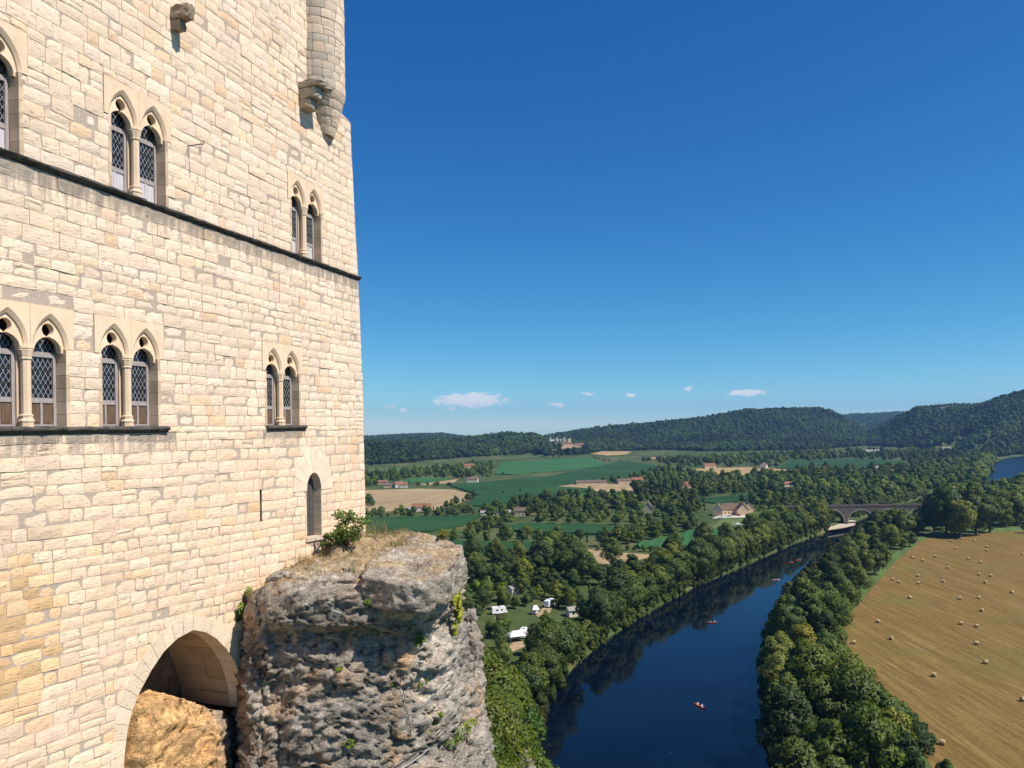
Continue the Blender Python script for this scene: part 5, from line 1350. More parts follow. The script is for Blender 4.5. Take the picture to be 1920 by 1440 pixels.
# thin by grid so that crowns stand side by side
hx = hx + rng.uniform(-3, 3, hx.shape); cell = np.floor(hx / 7.4).astype(int); _, ui = np.unique(cell[:, 0] * 100003 + cell[:, 1], return_index=True); hx, hz2 = hx[ui], hz2[ui]
far2 = []
n = 16000; r_ = rng.uniform(-.26, .62, n); Y_ = np.sqrt(rng.uniform(2900 ** 2, 5400 ** 2, n)); q = np.stack([r_ * Y_, Y_], 1); zq = Hgt(q[:, 0], q[:, 1])
px_, py_ = project(np.stack([q[:, 0], q[:, 1], zq], 1)); k = (zq > -20)
hx3, hz3 = q[k], zq[k]
print('trees', len(TREES), 'far', len(FARP), 'hill', len(hx), len(hx3))

# sight lines to the camp site, the houses and the open fields stay free, as in the photograph
KEEP = [(1031, 1130, 9), (936, 1146, 8), (982, 1187, 9), (966, 1196, 9), (1004, 1149, 7), (1080, 1149, 8), (966, 1108, 6), (958, 1210, 8), (972, 1207, 8), (1018, 1146, 8), (1347, 960, 8), (1375, 960, 10), (1403, 958, 8), (1360, 976, 8), (1385, 976, 8), (978, 960, 7), (1216, 957, 6), (930, 963, 6), (790, 954, 8),
        (1120, 1046, 14), (1170, 1041, 14), (1215, 1042, 10), (910, 1034, 10), (950, 1034, 12), (985, 1032, 8), (1240, 1019, 12), (1290, 1012, 14), (1340, 1005, 12), (1020, 995, 12), (1070, 994, 12), (1120, 993, 10), (750, 990, 10), (830, 985, 10),
        (1108, 905, 8), (1170, 904, 8), (1292, 911, 6), (1330, 874, 6), (1432, 874, 5), (1350, 893, 6), (1479, 910, 4), (1645, 879, 4), (1674, 878, 4), (880, 876, 5), (886, 900, 5), (1400, 885, 8), (1560, 870, 8), (1620, 868, 8), (1380, 934, 8), (1330, 936, 8)]
KG = [(x, y, r, gy(x, y)) for x, y, r in KEEP]
def blocks(X, Y, z, H):
    xs, ys = project(np.array([[X, Y, z], [X, Y, z + H]])); rad_ = .27 * H * F / Y
    return any(Y < Yk + 2 and abs(xs[0] - x) < rad_ + r * .25 and ys[1] - 1 < y < ys[0] + 2 for x, y, r, Yk in KG)
TREES = [t_ for t_ in TREES if not blocks(t_[0], t_[1], t_[2], t_[3])]
FARP = np.array([f for f in FARP if not blocks(f[0], f[1], GZ, f[2])])
# ---- emit: the 300 that show largest are trees of their own, the rest one mass ----------------
def shown(t):
    X, Y, z, H = t[:4]; x, y = project(np.array([[X, Y, z + H * .6]]))
    if not (-30 < x[0] < 1950 and 700 < y[0] < 1470): return -1
    if x[0] < 660: return -1
    return H / Y
vis = [t for t in TREES if shown(t) > 0]; vis.sort(key=lambda t: -shown(t))
NAMES = {'broad': 'leafy_tree', 'willow': 'willow_tree', 'tall': 'tall_tree', 'spire': 'poplar_tree', 'slope': 'slope_tree'}
for i, (X, Y, z, H, kind, lb, gr, col) in enumerate(vis[:300]):
    cm, tm = KIND[kind][int(rng.integers(len(KIND[kind])))]
    e = empty(NAMES[kind] if H > 7 else 'bush', (X, Y, z), float(rng.uniform(0, 6.28))); sc_ = H / HT; e.scale = (sc_ * rng.uniform(.92, 1.12), sc_ * rng.uniform(.92, 1.12), sc_)
    tag(e, lb, 'tree' if H > 7 else 'bush', gr)
    c = link('crown', cm, e); vv3 = [(.68, .78, .85), (.85, .92, .95), (1, 1, 1), (1.2, 1.12, .9), (1.5, 1.28, .85)][int(rng.choice(5, p=[.2, .22, .28, .2, .1]))]; c.color = (*[a * b_ * (.92 + .16 * rng.random()) for a, b_ in zip(col, vv3)], 1); link('trunk', tm, e)
rest = [t for t in vis[300:]]
print('individual', min(300, len(vis)), 'rest', len(rest))
def proto_col(name, meshes):
    c = bpy.data.collections.new(name)
    for me in meshes: c.objects.link(bpy.data.objects.new(name + '_form', me))
    return c
midm = [crown(70 + i, HT, 5.8, 1000, 1.05, 26, .03) for i in range(4)] + [crown(80, HT, 4.0, 900, .95, 22, .03, 'tall', (.9, .95, .95)), crown(81, HT, 5.6, 1000, .95, 24, .03, 'round', (1.4, 1.25, 1.5)), crown(82, HT * 1.25, 2.0, 600, .8, 20, .02, 'spire', (.75, .8, .8))]
hillm = [crown(90 + i, HT, 6.6, 260, 2.3, 14, .02) for i in range(5)]
cm_mid, cm_hill = proto_col('valley_tree', midm), proto_col('hill_tree', hillm)
def instancer(name, pts_, scl, coll, label, cat, col, pick):
    me = bpy.data.meshes.new(name); me.vertices.add(len(pts_)); me.vertices.foreach_set('co', np.asarray(pts_, np.float32).ravel())
    a = me.attributes.new('scl', 'FLOAT', 'POINT'); a.data.foreach_set('value', np.asarray(scl, np.float32))
    a = me.attributes.new('yaw', 'FLOAT', 'POINT'); a.data.foreach_set('value', rng.uniform(0, 6.28, len(pts_)).astype(np.float32))
    a = me.attributes.new('pick', 'INT', 'POINT'); a.data.foreach_set('value', np.asarray(pick, np.int32))
    o = link(name, me); ng = bpy.data.node_groups.new(name + '_nodes', 'GeometryNodeTree')
    ng.interface.new_socket('Geometry', in_out='INPUT', socket_type='NodeSocketGeometry'); ng.interface.new_socket('Geometry', in_out='OUTPUT', socket_type='NodeSocketGeometry')
    N = ng.nodes; gi = N.new('NodeGroupInput'); go = N.new('NodeGroupOutput'); ip = N.new('GeometryNodeInstanceOnPoints'); ci = N.new('GeometryNodeCollectionInfo')
    ci.inputs['Collection'].default_value = coll; ci.inputs['Separate Children'].default_value = True; ci.inputs['Reset Children'].default_value = True
    ip.inputs['Pick Instance'].default_value = True
    def at(nm, ty):
        q = N.new('GeometryNodeInputNamedAttribute'); q.data_type = ty; q.inputs[0].default_value = nm; return q.outputs[0]
    cx = N.new('ShaderNodeCombineXYZ'); ng.links.new(at('yaw', 'FLOAT'), cx.inputs[2]); er = N.new('FunctionNodeEulerToRotation'); ng.links.new(cx.outputs[0], er.inputs[0])
    ng.links.new(gi.outputs[0], ip.inputs['Points']); ng.links.new(ci.outputs[0], ip.inputs['Instance']); ng.links.new(at('pick', 'INT'), ip.inputs['Instance Index']); ng.links.new(er.outputs[0], ip.inputs['Rotation']); ng.links.new(at('scl', 'FLOAT'), ip.inputs['Scale'])
    ng.links.new(ip.outputs[0], go.inputs[0]); md = o.modifiers.new('scatter', 'NODES'); md.node_group = ng
    a = me.attributes.new('shade', 'FLOAT', 'POINT'); pa = np.asarray(pts_, float); sh_ = .45 * fbm(pa / 160., 3, 77) + .35 * fbm(pa / 35., 2, 78); a.data.foreach_set('value', np.clip(sh_, -.6, 1.2).astype(np.float32))
    o.color = (*col, 1); tag(o, label, cat, kind='stuff'); return o
# scrub hanging over the water's edge on both banks
SB = []
for B_, sg in ((BANK_L, 1), (BANK_R, -1)):
    q = np.array(B_[3:17]); s2 = np.concatenate([[0], np.cumsum(np.linalg.norm(np.diff(q, axis=0), axis=1))]); d_ = 0.0
    while d_ < s2[-1]:
        c = np.array([np.interp(d_, s2, q[:, k]) for k in (0, 1)]); c2 = np.array([np.interp(d_ + 1.5, s2, q[:, k]) for k in (0, 1)]); dr = (c2 - c) / (np.linalg.norm(c2 - c) + 1e-9); nl = np.array([-dr[1], dr[0]]) * sg
        for off_, hh_ in ((rng.uniform(-1.6, .2), rng.uniform(2.4, 4.6)), (rng.uniform(.2, 2.5), rng.uniform(4.0, 7.5))):
            pp = c + nl * off_ + rng.normal(0, .5, 2); SB.append((pp[0], pp[1], max(-.3, float(Hgt(pp[:1], pp[1:])[0])) - .3, hh_))
        d_ += rng.uniform(1.7, 2.8)
SB = np.array(SB)
gb = poly_sd(SB[:, :2], np.array([G(*q)[:2] for q in ((1545, 1000), (1562, 975), (1625, 965), (1640, 1005), (1600, 1010))])) > 0; SB = SB[gb]
P_ = [(t[0], t[1], t[2]) for t in rest]; S_ = [t[3] / HT for t in rest]
fz_ = Hgt(FARP[:, 0], FARP[:, 1]); P_ += [(a, b, c) for (a, b, _), c in zip(FARP, fz_)]; S_ += list(FARP[:, 2] / HT)
pk = rng.choice(7, len(P_), p=[.2, .2, .2, .16, .12, .07, .05])
instancer('valley_woods', P_, S_, cm_mid, 'hedges, groves and woods spread over the valley floor', 'woods', (.95, 1.0, .98), pk)
cm_scrub = proto_col('scrub_bush', [KIND['broad'][i][0] for i in range(4)] + [KIND['willow'][0][0]])
instancer('riverside_scrub', SB[:, :3], SB[:, 3] / HT, cm_scrub, 'dense green scrub hanging over both edges of the river', 'scrub', (1.0, 1.0, 1.0), rng.choice(5, len(SB), p=[.23, .23, .23, .23, .08]))
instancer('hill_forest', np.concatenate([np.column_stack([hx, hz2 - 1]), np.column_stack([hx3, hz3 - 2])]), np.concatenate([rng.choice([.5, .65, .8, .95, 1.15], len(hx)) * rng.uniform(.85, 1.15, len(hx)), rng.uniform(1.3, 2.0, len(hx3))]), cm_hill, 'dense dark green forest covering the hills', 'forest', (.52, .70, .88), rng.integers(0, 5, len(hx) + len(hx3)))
# ================================================================== things in the valley
# ---- straw bales -----------------------------------------------------------
t = NT('straw'); v = t.coord((1, 6, 6)); n1 = t.noise(v, 3.0, 5, .6); c_ = t.ramp(n1, [(.3, (.36, .25, .115)), (.7, (.54, .40, .21))]); t.bump(n1, .6, .05); MAT['straw'] = t.fin(c_, .9, .1)
t = NT('straw_end'); v = t.coord((1, 1, 1)); g_ = t.new('ShaderNodeTexGradient', gradient_type='SPHERICAL'); mp = t.new('ShaderNodeMapping'); t.l.new(t.tc.outputs['Object'], mp.inputs[0]); mp.inputs['Scale'].default_value = (0, 1.2, 1.2); t.l.new(mp.outputs[0], g_.inputs[0])
sw = t.math('SINE', t.math('MULTIPLY', g_.outputs[1], 60.0)); c_ = t.ramp(sw, [(0.0, (.38, .27, .13)), (1.0, (.56, .42, .23))]); MAT['straw_end'] = t.fin(c_, .9, .1)
mb = MB(); n = 20; prof_b = [(.66, -.70), (.75, -.62), (.77, -.3), (.77, .3), (.75, .62), (.66, .70)]
vs_ = [(x, r * math.cos(2 * math.pi * k / n), r * math.sin(2 * math.pi * k / n) * (.97)) for (r, x) in prof_b for k in range(n)]
mb.add(vs_, [(i * n + k, i * n + (k + 1) % n, (i + 1) * n + (k + 1) % n, (i + 1) * n + k) for i in range(5) for k in range(n)])
bale_body = mb.mesh('bale_roll', MAT['straw'], True)
mb = MB(); 
for sx in (-1, 1):
    vs_ = [(sx * (.70 + .008), .655 * math.cos(2 * math.pi * k / n), .64 * math.sin(2 * math.pi * k / n)) for k in range(n)] + [(sx * .725, 0, 0)]
    mb.add(vs_, [(k, (k + 1) % n, n) if sx > 0 else ((k + 1) % n, k, n) for k in range(n)])
bale_end = mb.mesh('bale_face', MAT['straw_end'])
BZ = [(1326, 113), (1390, 100), (1462, 111), (1349, 156), (1534, 148), (1534, 168), (1743, 191), (1231, 204), (1100, 210), (1158, 227), (1425, 216), (1498, 238), (1308, 270), (1489, 310), (1557, 318), (1131, 318), (982, 339), (1016, 355), (1132, 362), (1278, 352), (1526, 356), (1682, 416),
      (1083, 447), (1376, 452), (1488, 448), (1505, 522), (897, 588), (1384, 600), (1474, 615), (974, 688), (754, 713), (1475, 717), (1528, 830), (1224, 905), (1748, 1050), (1042, 1200), (1273, 1305)]
BZ.sort(key=lambda q: -q[1])
for i, (zx, zy) in enumerate(BZ):
    g = G(1360 + zx / 3.13, 980 + zy / 3.13)
    e = empty('straw_bale', (g[0], g[1], GZ + .07), R(-20 + rng.normal(0, 22)) if i else R(-35))
    e.scale = (.84,) * 3
    lb = {0: 'nearest round straw bale, alone near the bottom of the hay field', 1: 'round straw bale half hidden behind the riverside trees'}.get(i, ORD[i] + ' round straw bale counted from the bottom of the hay field')
    tag(e, lb, 'straw bale', 'straw bales on the hay field')
    o = link('bale_roll', bale_body, e); o.location = (0, 0, .76); o = link('bale_face', bale_end, e); o.location = (0, 0, .76)

# ---- houses -------------------------------------------------------------------
MAT['h_wall'] = simple('golden_house_stone', (.62, .47, .30), .9, .1, nscale=.6, amp=.15)
MAT['h_pale'] = simple('pale_render_wall', (.72, .66, .56), .9, .1, nscale=.6, amp=.1)
MAT['h_red'] = simple('red_brown_roof_tiles', (.25, .115, .075), .9, .1, nscale=.8, amp=.3)
MAT['h_brown'] = simple('dark_brown_roof_tiles', (.16, .11, .085), .9, .1, nscale=.8, amp=.3)
MAT['h_grey'] = simple('grey_stone_slab_roof', (.30, .28, .26), .9, .1, nscale=.8, amp=.25)
MAT['h_win'] = NT('dark_house_window').fin((.03, .035, .045), .2, .5)
MAT['white'] = simple('white_paint', (.80, .80, .80), .45, .4, nscale=2, amp=.05)
MAT['black'] = NT('dark_rubber').fin((.02, .02, .02), .6, .3)
def gable_house(name, loc, rz, w, d, h, rh, wall, roof, label, cat='house', group=None, wins=True, chim=True):
    e = empty(name, loc, rz); tag(e, label, cat, group)
    m = MB(); m.add([(-w / 2, -d / 2, -1), (w / 2, -d / 2, -1), (w / 2, d / 2, -1), (-w / 2, d / 2, -1), (-w / 2, -d / 2, h), (w / 2, -d / 2, h), (w / 2, d / 2, h), (-w / 2, d / 2, h), (-w / 2, 0, h + rh), (w / 2, 0, h + rh)],
          [(0, 1, 5, 4), (2, 3, 7, 6), (1, 2, 6, 9, 5), (3, 0, 4, 8, 7), (4, 5, 9, 8), (6, 7, 8, 9)]); m.build('wall', MAT[wall], e)
    ov = .35; k = (rh + .15) ; sl_ = rh / (d / 2); m = MB()
    z0 = h - ov * sl_; th = .22
    for s in (-1, 1):
        m.add([(-w / 2 - ov, s * (d / 2 + ov), z0 + .03), (w / 2 + ov, s * (d / 2 + ov), z0 + .03), (w / 2 + ov, 0, h + rh + .03), (-w / 2 - ov, 0, h + rh + .03),
               (-w / 2 - ov, s * (d / 2 + ov), z0 + th), (w / 2 + ov, s * (d / 2 + ov), z0 + th), (w / 2 + ov, 0, h + rh + th), (-w / 2 - ov, 0, h + rh + th)],
              [(0, 1, 2, 3), (4, 5, 6, 7), (0, 1, 5, 4), (1, 2, 6, 5), (3, 0, 4, 7)])
    ro = m.build('roof', MAT[roof], e)
    if chim: m = MB(); m.box((w * .28, -.35, h + rh * .4), (w * .28 + .7, .35, h + rh + 1.0)); m.build('chimney', MAT[wall], ro)
    if wins:
        n = max(2, int(w / 3.2))
        for i in range(n):
            x = -w / 2 + w * (i + .5) / n
            if i == n // 2: m = MB(); m.box((x - .5, -d / 2 - .05, 0), (x + .5, -d / 2 + .03, 2.1)); m.build('door', MAT['h_brown'], e)
            else: m = MB(); m.box((x - .45, -d / 2 - .04, 1.0), (x + .45, -d / 2 + .03, 2.2)); m.build('window', MAT['h_win'], e)
            if h > 4.6: m = MB(); m.box((x - .4, -d / 2 - .04, 3.5), (x + .4, -d / 2 + .03, 4.6)); m.build('window', MAT['h_win'], e)
        m = MB(); m.box((w / 2 - .03, -.45, 1.2), (w / 2 + .04, .45, 2.4)); m.build('window', MAT['h_win'], e)
    return e
def at(x, y): g = G(x, y); return (g[0], g[1], GZ)
HS = [  # photo x, y of base, yaw deg, w, d, h, roof h, wall, roof, label
    (1347, 966, 70, 11, 8, 5, 4.2, 'h_wall', 'h_brown', 'tall golden gabled house at the left end of the riverside inn'), (1375, 964, 4, 20, 8, 4.5, 4.5, 'h_wall', 'h_brown', 'long brown-roofed wing of the riverside inn'),
    (1403, 963, 80, 9, 7.5, 5.5, 4.5, 'h_wall', 'h_brown', 'golden gabled house at the right end of the riverside inn'),
    (790, 958, 6, 17, 7, 3.6, 3.2, 'h_pale', 'h_red', 'red-roofed farmhouse at the edge of the stubble field'), (764, 961, 4, 9, 6, 2.6, 1.6, 'h_pale', 'h_grey', 'low pale shed left of the red-roofed farmhouse'),
    (978, 966, -8, 13, 8, 4, 2.6, 'h_wall', 'h_brown', 'square farmhouse among trees between the maize fields'), (930, 966, 3, 26, 7, 2.6, 1.4, 'h_pale', 'h_grey', 'long low pale shed beside the square farmhouse'),
    (1216, 963, 75, 9, 8, 5, 4.6, 'h_wall', 'h_brown', 'steep-gabled stone house among the valley trees'), (1108, 908, 2, 38, 12, 3.0, 2.2, 'h_wall', 'h_brown', 'long brown-roofed barn on the bare strip'),
    (1170, 907, 10, 18, 11, 4, 2.5, 'h_wall', 'h_brown', 'brown-roofed barn behind the bare strip'), (1195, 906, 4, 14, 10, 4.5, 3, 'h_wall', 'h_red', 'small red-roofed house right of the barns'),
    (1292, 914, 5, 22, 11, 4, 2.8, 'h_wall', 'h_red', 'red-roofed farm building in the middle of the valley'), (1240, 918, 12, 13, 9, 4.5, 3, 'h_wall', 'h_brown', 'brown-roofed house in the trees of the hamlet'),
    (1330, 878, 8, 20, 11, 5, 3.4, 'h_wall', 'h_red', 'golden farmhouse behind the dry field'), (1432, 878, 60, 15, 10, 5.5, 4, 'h_pale', 'h_brown', 'pale gabled house right of the dry field'),
    (1350, 896, 2, 36, 12, 3.4, 2.4, 'h_pale', 'h_red', 'long red-roofed barn in front of the dry field'), (1479, 912, 4, 16, 9, 3.4, 2.4, 'h_pale', 'h_red', 'small red barn among the valley woods'),
    (1645, 882, 3, 24, 12, 4, 2.6, 'h_pale', 'h_grey', 'left one of two pale barns in the far woods'), (1674, 881, -2, 28, 12, 4.2, 2.8, 'h_pale', 'h_brown', 'right one of two pale barns in the far woods'),
    (1772, 846, 6, 26, 14, 6, 4, 'h_pale', 'h_grey', 'pale house at the foot of the right-hand hill'), (1635, 849, 4, 34, 12, 4.5, 3, 'h_pale', 'h_grey', 'long pale house far up the side valley'),
    (880, 880, 10, 18, 11, 6, 4, 'h_wall', 'h_red', 'large house on the terrace with poplars'), (886, 904, -6, 15, 9, 4, 3, 'h_pale', 'h_brown', 'white cottage below the poplar terrace'), (858, 886, 8, 13, 9, 4.5, 3, 'h_wall', 'h_brown', 'small stone house left on the poplar terrace'),
    (748, 914, 30, 12, 8, 4, 3.2, 'h_pale', 'h_red', 'white gabled house in the hamlet behind the stubble field'), (757, 914, 5, 10, 8, 3.4, 2.4, 'h_pale', 'h_red', 'low white house right in the stubble field hamlet'), (732, 914, 4, 16, 8, 3.2, 2.4, 'h_wall', 'h_brown', 'brown-roofed farmhouse left in the stubble field hamlet'), (718, 908, 2, 12, 8, 3.2, 2.4, 'h_wall', 'h_red', 'red-roofed shed at the left end of the stubble field hamlet')]
for (x, y, rz, w, d, h, rh, wm, rm, lb) in HS: gable_house('stone_house' if wm == 'h_wall' else 'farm_building', at(x, y), R(rz), w, d, h, rh, wm, rm, lb)
# gable wing of the inn
gable_house('stone_house', at(1391, 966), R(88), 8, 9, 5, 4.8, 'h_wall', 'h_brown', 'dark front gable in the middle of the riverside inn', chim=False)

# ---- distant chateau and its village on the ridge -----------------------------------
def on_hill(x, Yd): 
    r_ = ray(x, 835)[0]; X = r_ * Yd; return np.array([X, Yd, float(Hgt(np.array([X]), np.array([Yd]))[0])])
ch = empty('hilltop_chateau', tuple(on_hill(1046, 2040)), R(4)); tag(ch, 'pale turreted chateau on the ridge beyond the fields', 'chateau')
m = MB(); m.box((-30, -7, -4), (24, 7, 11)); m.build('main_wing', MAT['h_pale'], ch)
m = MB(); m.add([(-30.6, -7.6, 11), (24.6, -7.6, 11), (24.6, 7.6, 11), (-30.6, 7.6, 11), (-24, 0, 17), (18, 0, 17)], [(0, 1, 5, 4), (2, 3, 4, 5), (1, 2, 5), (3, 0, 4)]); m.build('roof', MAT['h_grey'], ch)
for x in (-22, -4, 16):
    m = MB(); m.lathe([(4.4, -4), (4.4, 16)], 12, (x, -8)); tw = m.build('tower', MAT['h_pale'], ch); m = MB(); m.lathe([(4.9, 16), (.2, 24)], 12, (x, -8)); m.build('tower_roof', MAT['h_grey'], tw)
for i in range(7): m = MB(); m.box((-27 + i * 7.4, -7.1, 3), (-25.6 + i * 7.4, -6.9, 6)); m.build('window', MAT['h_win'], ch)
m = MB(); m.box((-8, -13, -10), (40, -11.4, -2)); m.build('terrace_wall', MAT['h_wall'], ch)
keep = empty('ruined_tower', tuple(on_hill(1067, 2000)), R(10)); tag(keep, 'narrow ruined stone tower beside the hilltop chateau', 'tower')
m = MB(); m.box((-4.5, -4.5, -6), (4.5, 4.5, 21)); m.build('tower_wall', MAT['h_wall'], keep)
m = MB(); m.box((-5, -5, 21), (-1.5, -2, 23)); m.box((1.5, -5, 21), (5, -2, 23)); m.box((1.5, 2, 21), (5, 5, 23)); m.build('battlement', MAT['h_wall'], keep)
for (x, Yd, rz, w, d, h, rh, wm, rm, lb) in [(1057, 1985, 3, 46, 10, 9, 5, 'h_wall', 'h_brown', 'long stone house under the hilltop chateau'), (1062, 2010, 6, 20, 12, 10, 6, 'h_pale', 'h_brown', 'pale house between chateau and ruined tower'), (1086, 2010, -8, 24, 13, 8, 6, 'h_wall', 'h_red', 'red-roofed house right of the ruined tower'),
                                            (1078, 1990, 20, 16, 11, 6, 5, 'h_wall', 'h_brown', 'small house below the ruined tower'), (1107, 2090, 4, 30, 12, 9, 5, 'h_pale', 'h_brown', 'pale manor alone at the right end of the ridge village'), (1022, 2080, 2, 26, 8, 5, 2, 'h_pale', 'h_grey', 'low pale wall-like house left of the chateau')]:
    gable_house('village_house', tuple(on_hill(x, Yd)), R(rz), w, d, h, rh, wm, rm, lb)
for i, (x, Yd) in enumerate([(1768, 2240), (1778, 2245), (1790, 2245)]): gable_house('hilltop_house', tuple(on_hill(x, Yd) + np.array([0, 0, 6])), R(5 * i), 12, 9, 5, 3, 'h_pale', 'h_brown', ORD[i] + ' from the left of the tiny houses on the right-hand hilltop')
p = on_hill(1415, 2700); ms = empty('radio_mast', tuple(p), 0); tag(ms, 'thin radio mast on the crest of the middle hill', 'mast')
m = MB(); m.tube([(0, 0, -2), (0, 0, 34)], [.9, .35], 4); m.build('mast_pole', MAT['steel'], ms); m = MB(); m.box((-1.6, -.3, 27), (1.6, .3, 28)); m.build('antenna', MAT['steel'], ms)

# ---- viaduct -----------------------------------------------------------------------------
MAT['bridge'] = simple('dark_bridge_stone', (.13, .11, .095), .9, .1, nscale=.35, amp=.35, bump=.4, bdist=.1)
MAT['bridge_ring'] = simple('pale_arch_ring_stone', (.30, .27, .235), .9, .1, nscale=.5, amp=.2)
BY = 560.0; bx0, bx1 = P(1476, 955, BY)[0], P(1905, 955, BY)[0]
brg = empty('stone_viaduct', (bx0, BY, GZ), 0); tag(brg, 'dark stone railway viaduct with round arches crossing the river', 'bridge')
NS = 8; sp_ = (bx1 - bx0) / NS; DZ = float(P(1640, 949, BY)[2]) - GZ; rA = sp_ / 2 - 1.5; wB = 3.2; zsp = DZ - 2.2 - rA
for k in range(NS):
    x0 = k * sp_; xc = x0 + sp_ / 2; m = MB(); na_ = 16
    arc = [(xc - rA * math.cos(math.pi * i / na_), zsp + rA * math.sin(math.pi * i / na_)) for i in range(na_ + 1)]
    for s in (-1, 1):
        vs_ = [(x, s * wB, z) for x, z in arc] + [(x, s * wB, DZ) for x, z in arc] ; m.add(vs_, [(i, i + 1, na_ + 2 + i, na_ + 1 + i) if s < 0 else (i + 1, i, na_ + 1 + i, na_ + 2 + i) for i in range(na_)])
    m.add([(x, -wB, z) for x, z in arc] + [(x, wB, z) for x, z in arc], [(i + 1, i, na_ + 1 + i, na_ + 2 + i) for i in range(na_)])
    m.box((x0, -wB, DZ - .01), (x0 + sp_, wB, DZ + .25)); m.build('arch_span', MAT['bridge'], brg)
    m = MB(); ro_ = rA + .75
    o1 = [(xc - ro_ * math.cos(math.pi * i / na_), zsp + ro_ * math.sin(math.pi * i / na_)) for i in range(na_ + 1)]
    m.add([(x, -wB - .06, z) for x, z in arc] + [(x, -wB - .06, z) for x, z in o1], [(i, i + 1, na_ + 2 + i, na_ + 1 + i) for i in range(na_)])
    m.add([(x, -wB - .06, z) for x, z in arc] + [(x, -wB + .3, z) for x, z in arc], [(i + 1, i, na_ + 1 + i, na_ + 2 + i) for i in range(na_)]); m.build('arch_ring', MAT['bridge_ring'], brg)
for k in range(NS + 1):
    x = k * sp_; m = MB(); m.prism([(x - 1.5, -wB), (x, -wB - 1.6), (x + 1.5, -wB), (x + 1.5, wB), (x - 1.5, wB)], -8, zsp); 
    m.box((x - 1.5, -wB + .004, zsp), (x + 1.5, wB - .004, DZ - .02)); m.build('pier', MAT['bridge'], brg)
for s in (-1, 1): m = MB(); m.box((-1.5, s * wB - .25, DZ + .25), (bx1 - bx0 + 10, s * wB + .25, DZ + 1.25)); m.build('parapet', MAT['bridge'], brg)
m = MB(); m.add([(-30, -9, -1), (-1.5, -9, -1), (-1.5, 9, -1), (-30, 9, -1), (-30, -wB, DZ * .6), (-1.5, -wB, DZ), (-1.5, wB, DZ), (-30, wB, DZ * .6)], [(0, 1, 5, 4), (2, 3, 7, 6), (4, 5, 6, 7), (1, 2, 6, 5), (3, 0, 4, 7)]); m.build('embankment', MAT['verge'], brg)

# ---- camp site: motorhomes, marquee, cabins, cars -------------------------------------------
def motorhome(loc, rz, label, L=6.4):
    e = empty('motorhome', loc, rz); tag(e, label, 'motorhome', 'white motorhomes on the camp site')
    m = MB(); pr = [(-L / 2, .5), (L / 2 - 1.3, .5), (L / 2 - .1, .55), (L / 2, 1.2), (L / 2 - .7, 1.7), (L / 2 - .5, 2.3), (L / 2 - .9, 2.95), (-L / 2 + .1, 2.95), (-L / 2, 2.7)]
    n = len(pr); m.add([(x, -1.1, z) for x, z in pr] + [(x, 1.1, z) for x, z in pr], [tuple(range(n)), tuple(range(2 * n - 1, n - 1, -1))] + [((i + 1) % n, i, n + i, n + (i + 1) % n) for i in range(n)]); m.build('body', MAT['white'], e)
    for s in (-1, 1):
        m = MB(); m.box((-1.8, s * 1.1 - .02, 1.5), (-.6, s * 1.1 + .02, 2.1)); m.build('window', MAT['h_win'], e); m = MB(); m.box((.4, s * 1.1 - .02, 1.5), (1.3, s * 1.1 + .02, 2.1)); m.build('window', MAT['h_win'], e)
        for x in (-1.9, 1.9):
            m = MB(); m.lathe([(.36, -.12), (.36, .12)], 12); o = m.build('wheel', MAT['black'], e); o.rotation_euler = (R(90), 0, 0); o.location = (x, s * .98, .36)
    m = MB(); m.add([(L / 2 + .02, -.95, 1.22), (L / 2 + .02, .95, 1.22), (L / 2 - .66, .95, 1.68), (L / 2 - .66, -.95, 1.68)], [(0, 1, 2, 3)]); m.build('windscreen', MAT['h_win'], e)
    m = MB(); m.box((-.5, -.4, 2.95), (.5, .4, 3.05)); m.build('roof_hatch', MAT['h_win'], e); return e
motorhome(at(1031, 1137), R(60), 'white motorhome parked at the upper camp clearing'); motorhome(at(936, 1151), R(20), 'white motorhome half hidden by trees near the cliff')
motorhome(at(982, 1194), R(75), 'white motorhome at the lower camp clearing, beside the marquee')
def marquee(loc, rz, label, w=5, d=5):
    e = empty('marquee_tent', loc, rz); tag(e, label, 'tent', 'white tents on the camp site')
    m = MB(); h = 2.2; m.add([(-w / 2, -d / 2, h), (w / 2, -d / 2, h), (w / 2, d / 2, h), (-w / 2, d / 2, h), (-w / 5, 0, h + 1.5), (w / 5, 0, h + 1.5)], [(0, 1, 5, 4), (2, 3, 4, 5), (1, 2, 5), (3, 0, 4), (3, 2, 1, 0)]); m.build('canopy', MAT['white'], e)
    for sx in (-1, 1):
        for sy in (-1, 1): m = MB(); m.tube([(sx * (w / 2 - .1), sy * (d / 2 - .1), -.2), (sx * (w / 2 - .1), sy * (d / 2 - .1), h)], .05, 5); m.build('pole', MAT['steel'], e)
    m = MB(); m.box((-w / 2 + .05, d / 2 - .12, 0), (w / 2 - .05, d / 2 - .08, h)); m.build('side_sheet', MAT['white'], e); return e
marquee(at(967, 1202), R(25), 'white ridge marquee on the lower camp clearing', 6, 4.5); marquee(at(1004, 1152), R(10), 'small white tent below the upper camp clearing', 3, 3)
for (x, y, rz, lb) in [(1080, 1154, 15, 'grey-roofed camp cabin under the trees'), (966, 1112, 40, 'brown camp hut deep in the wood')]: gable_house('camp_cabin', at(x, y), R(rz), 7, 4, 2.5, 1.0, 'h_pale', 'h_grey', lb, 'cabin', chim=False)
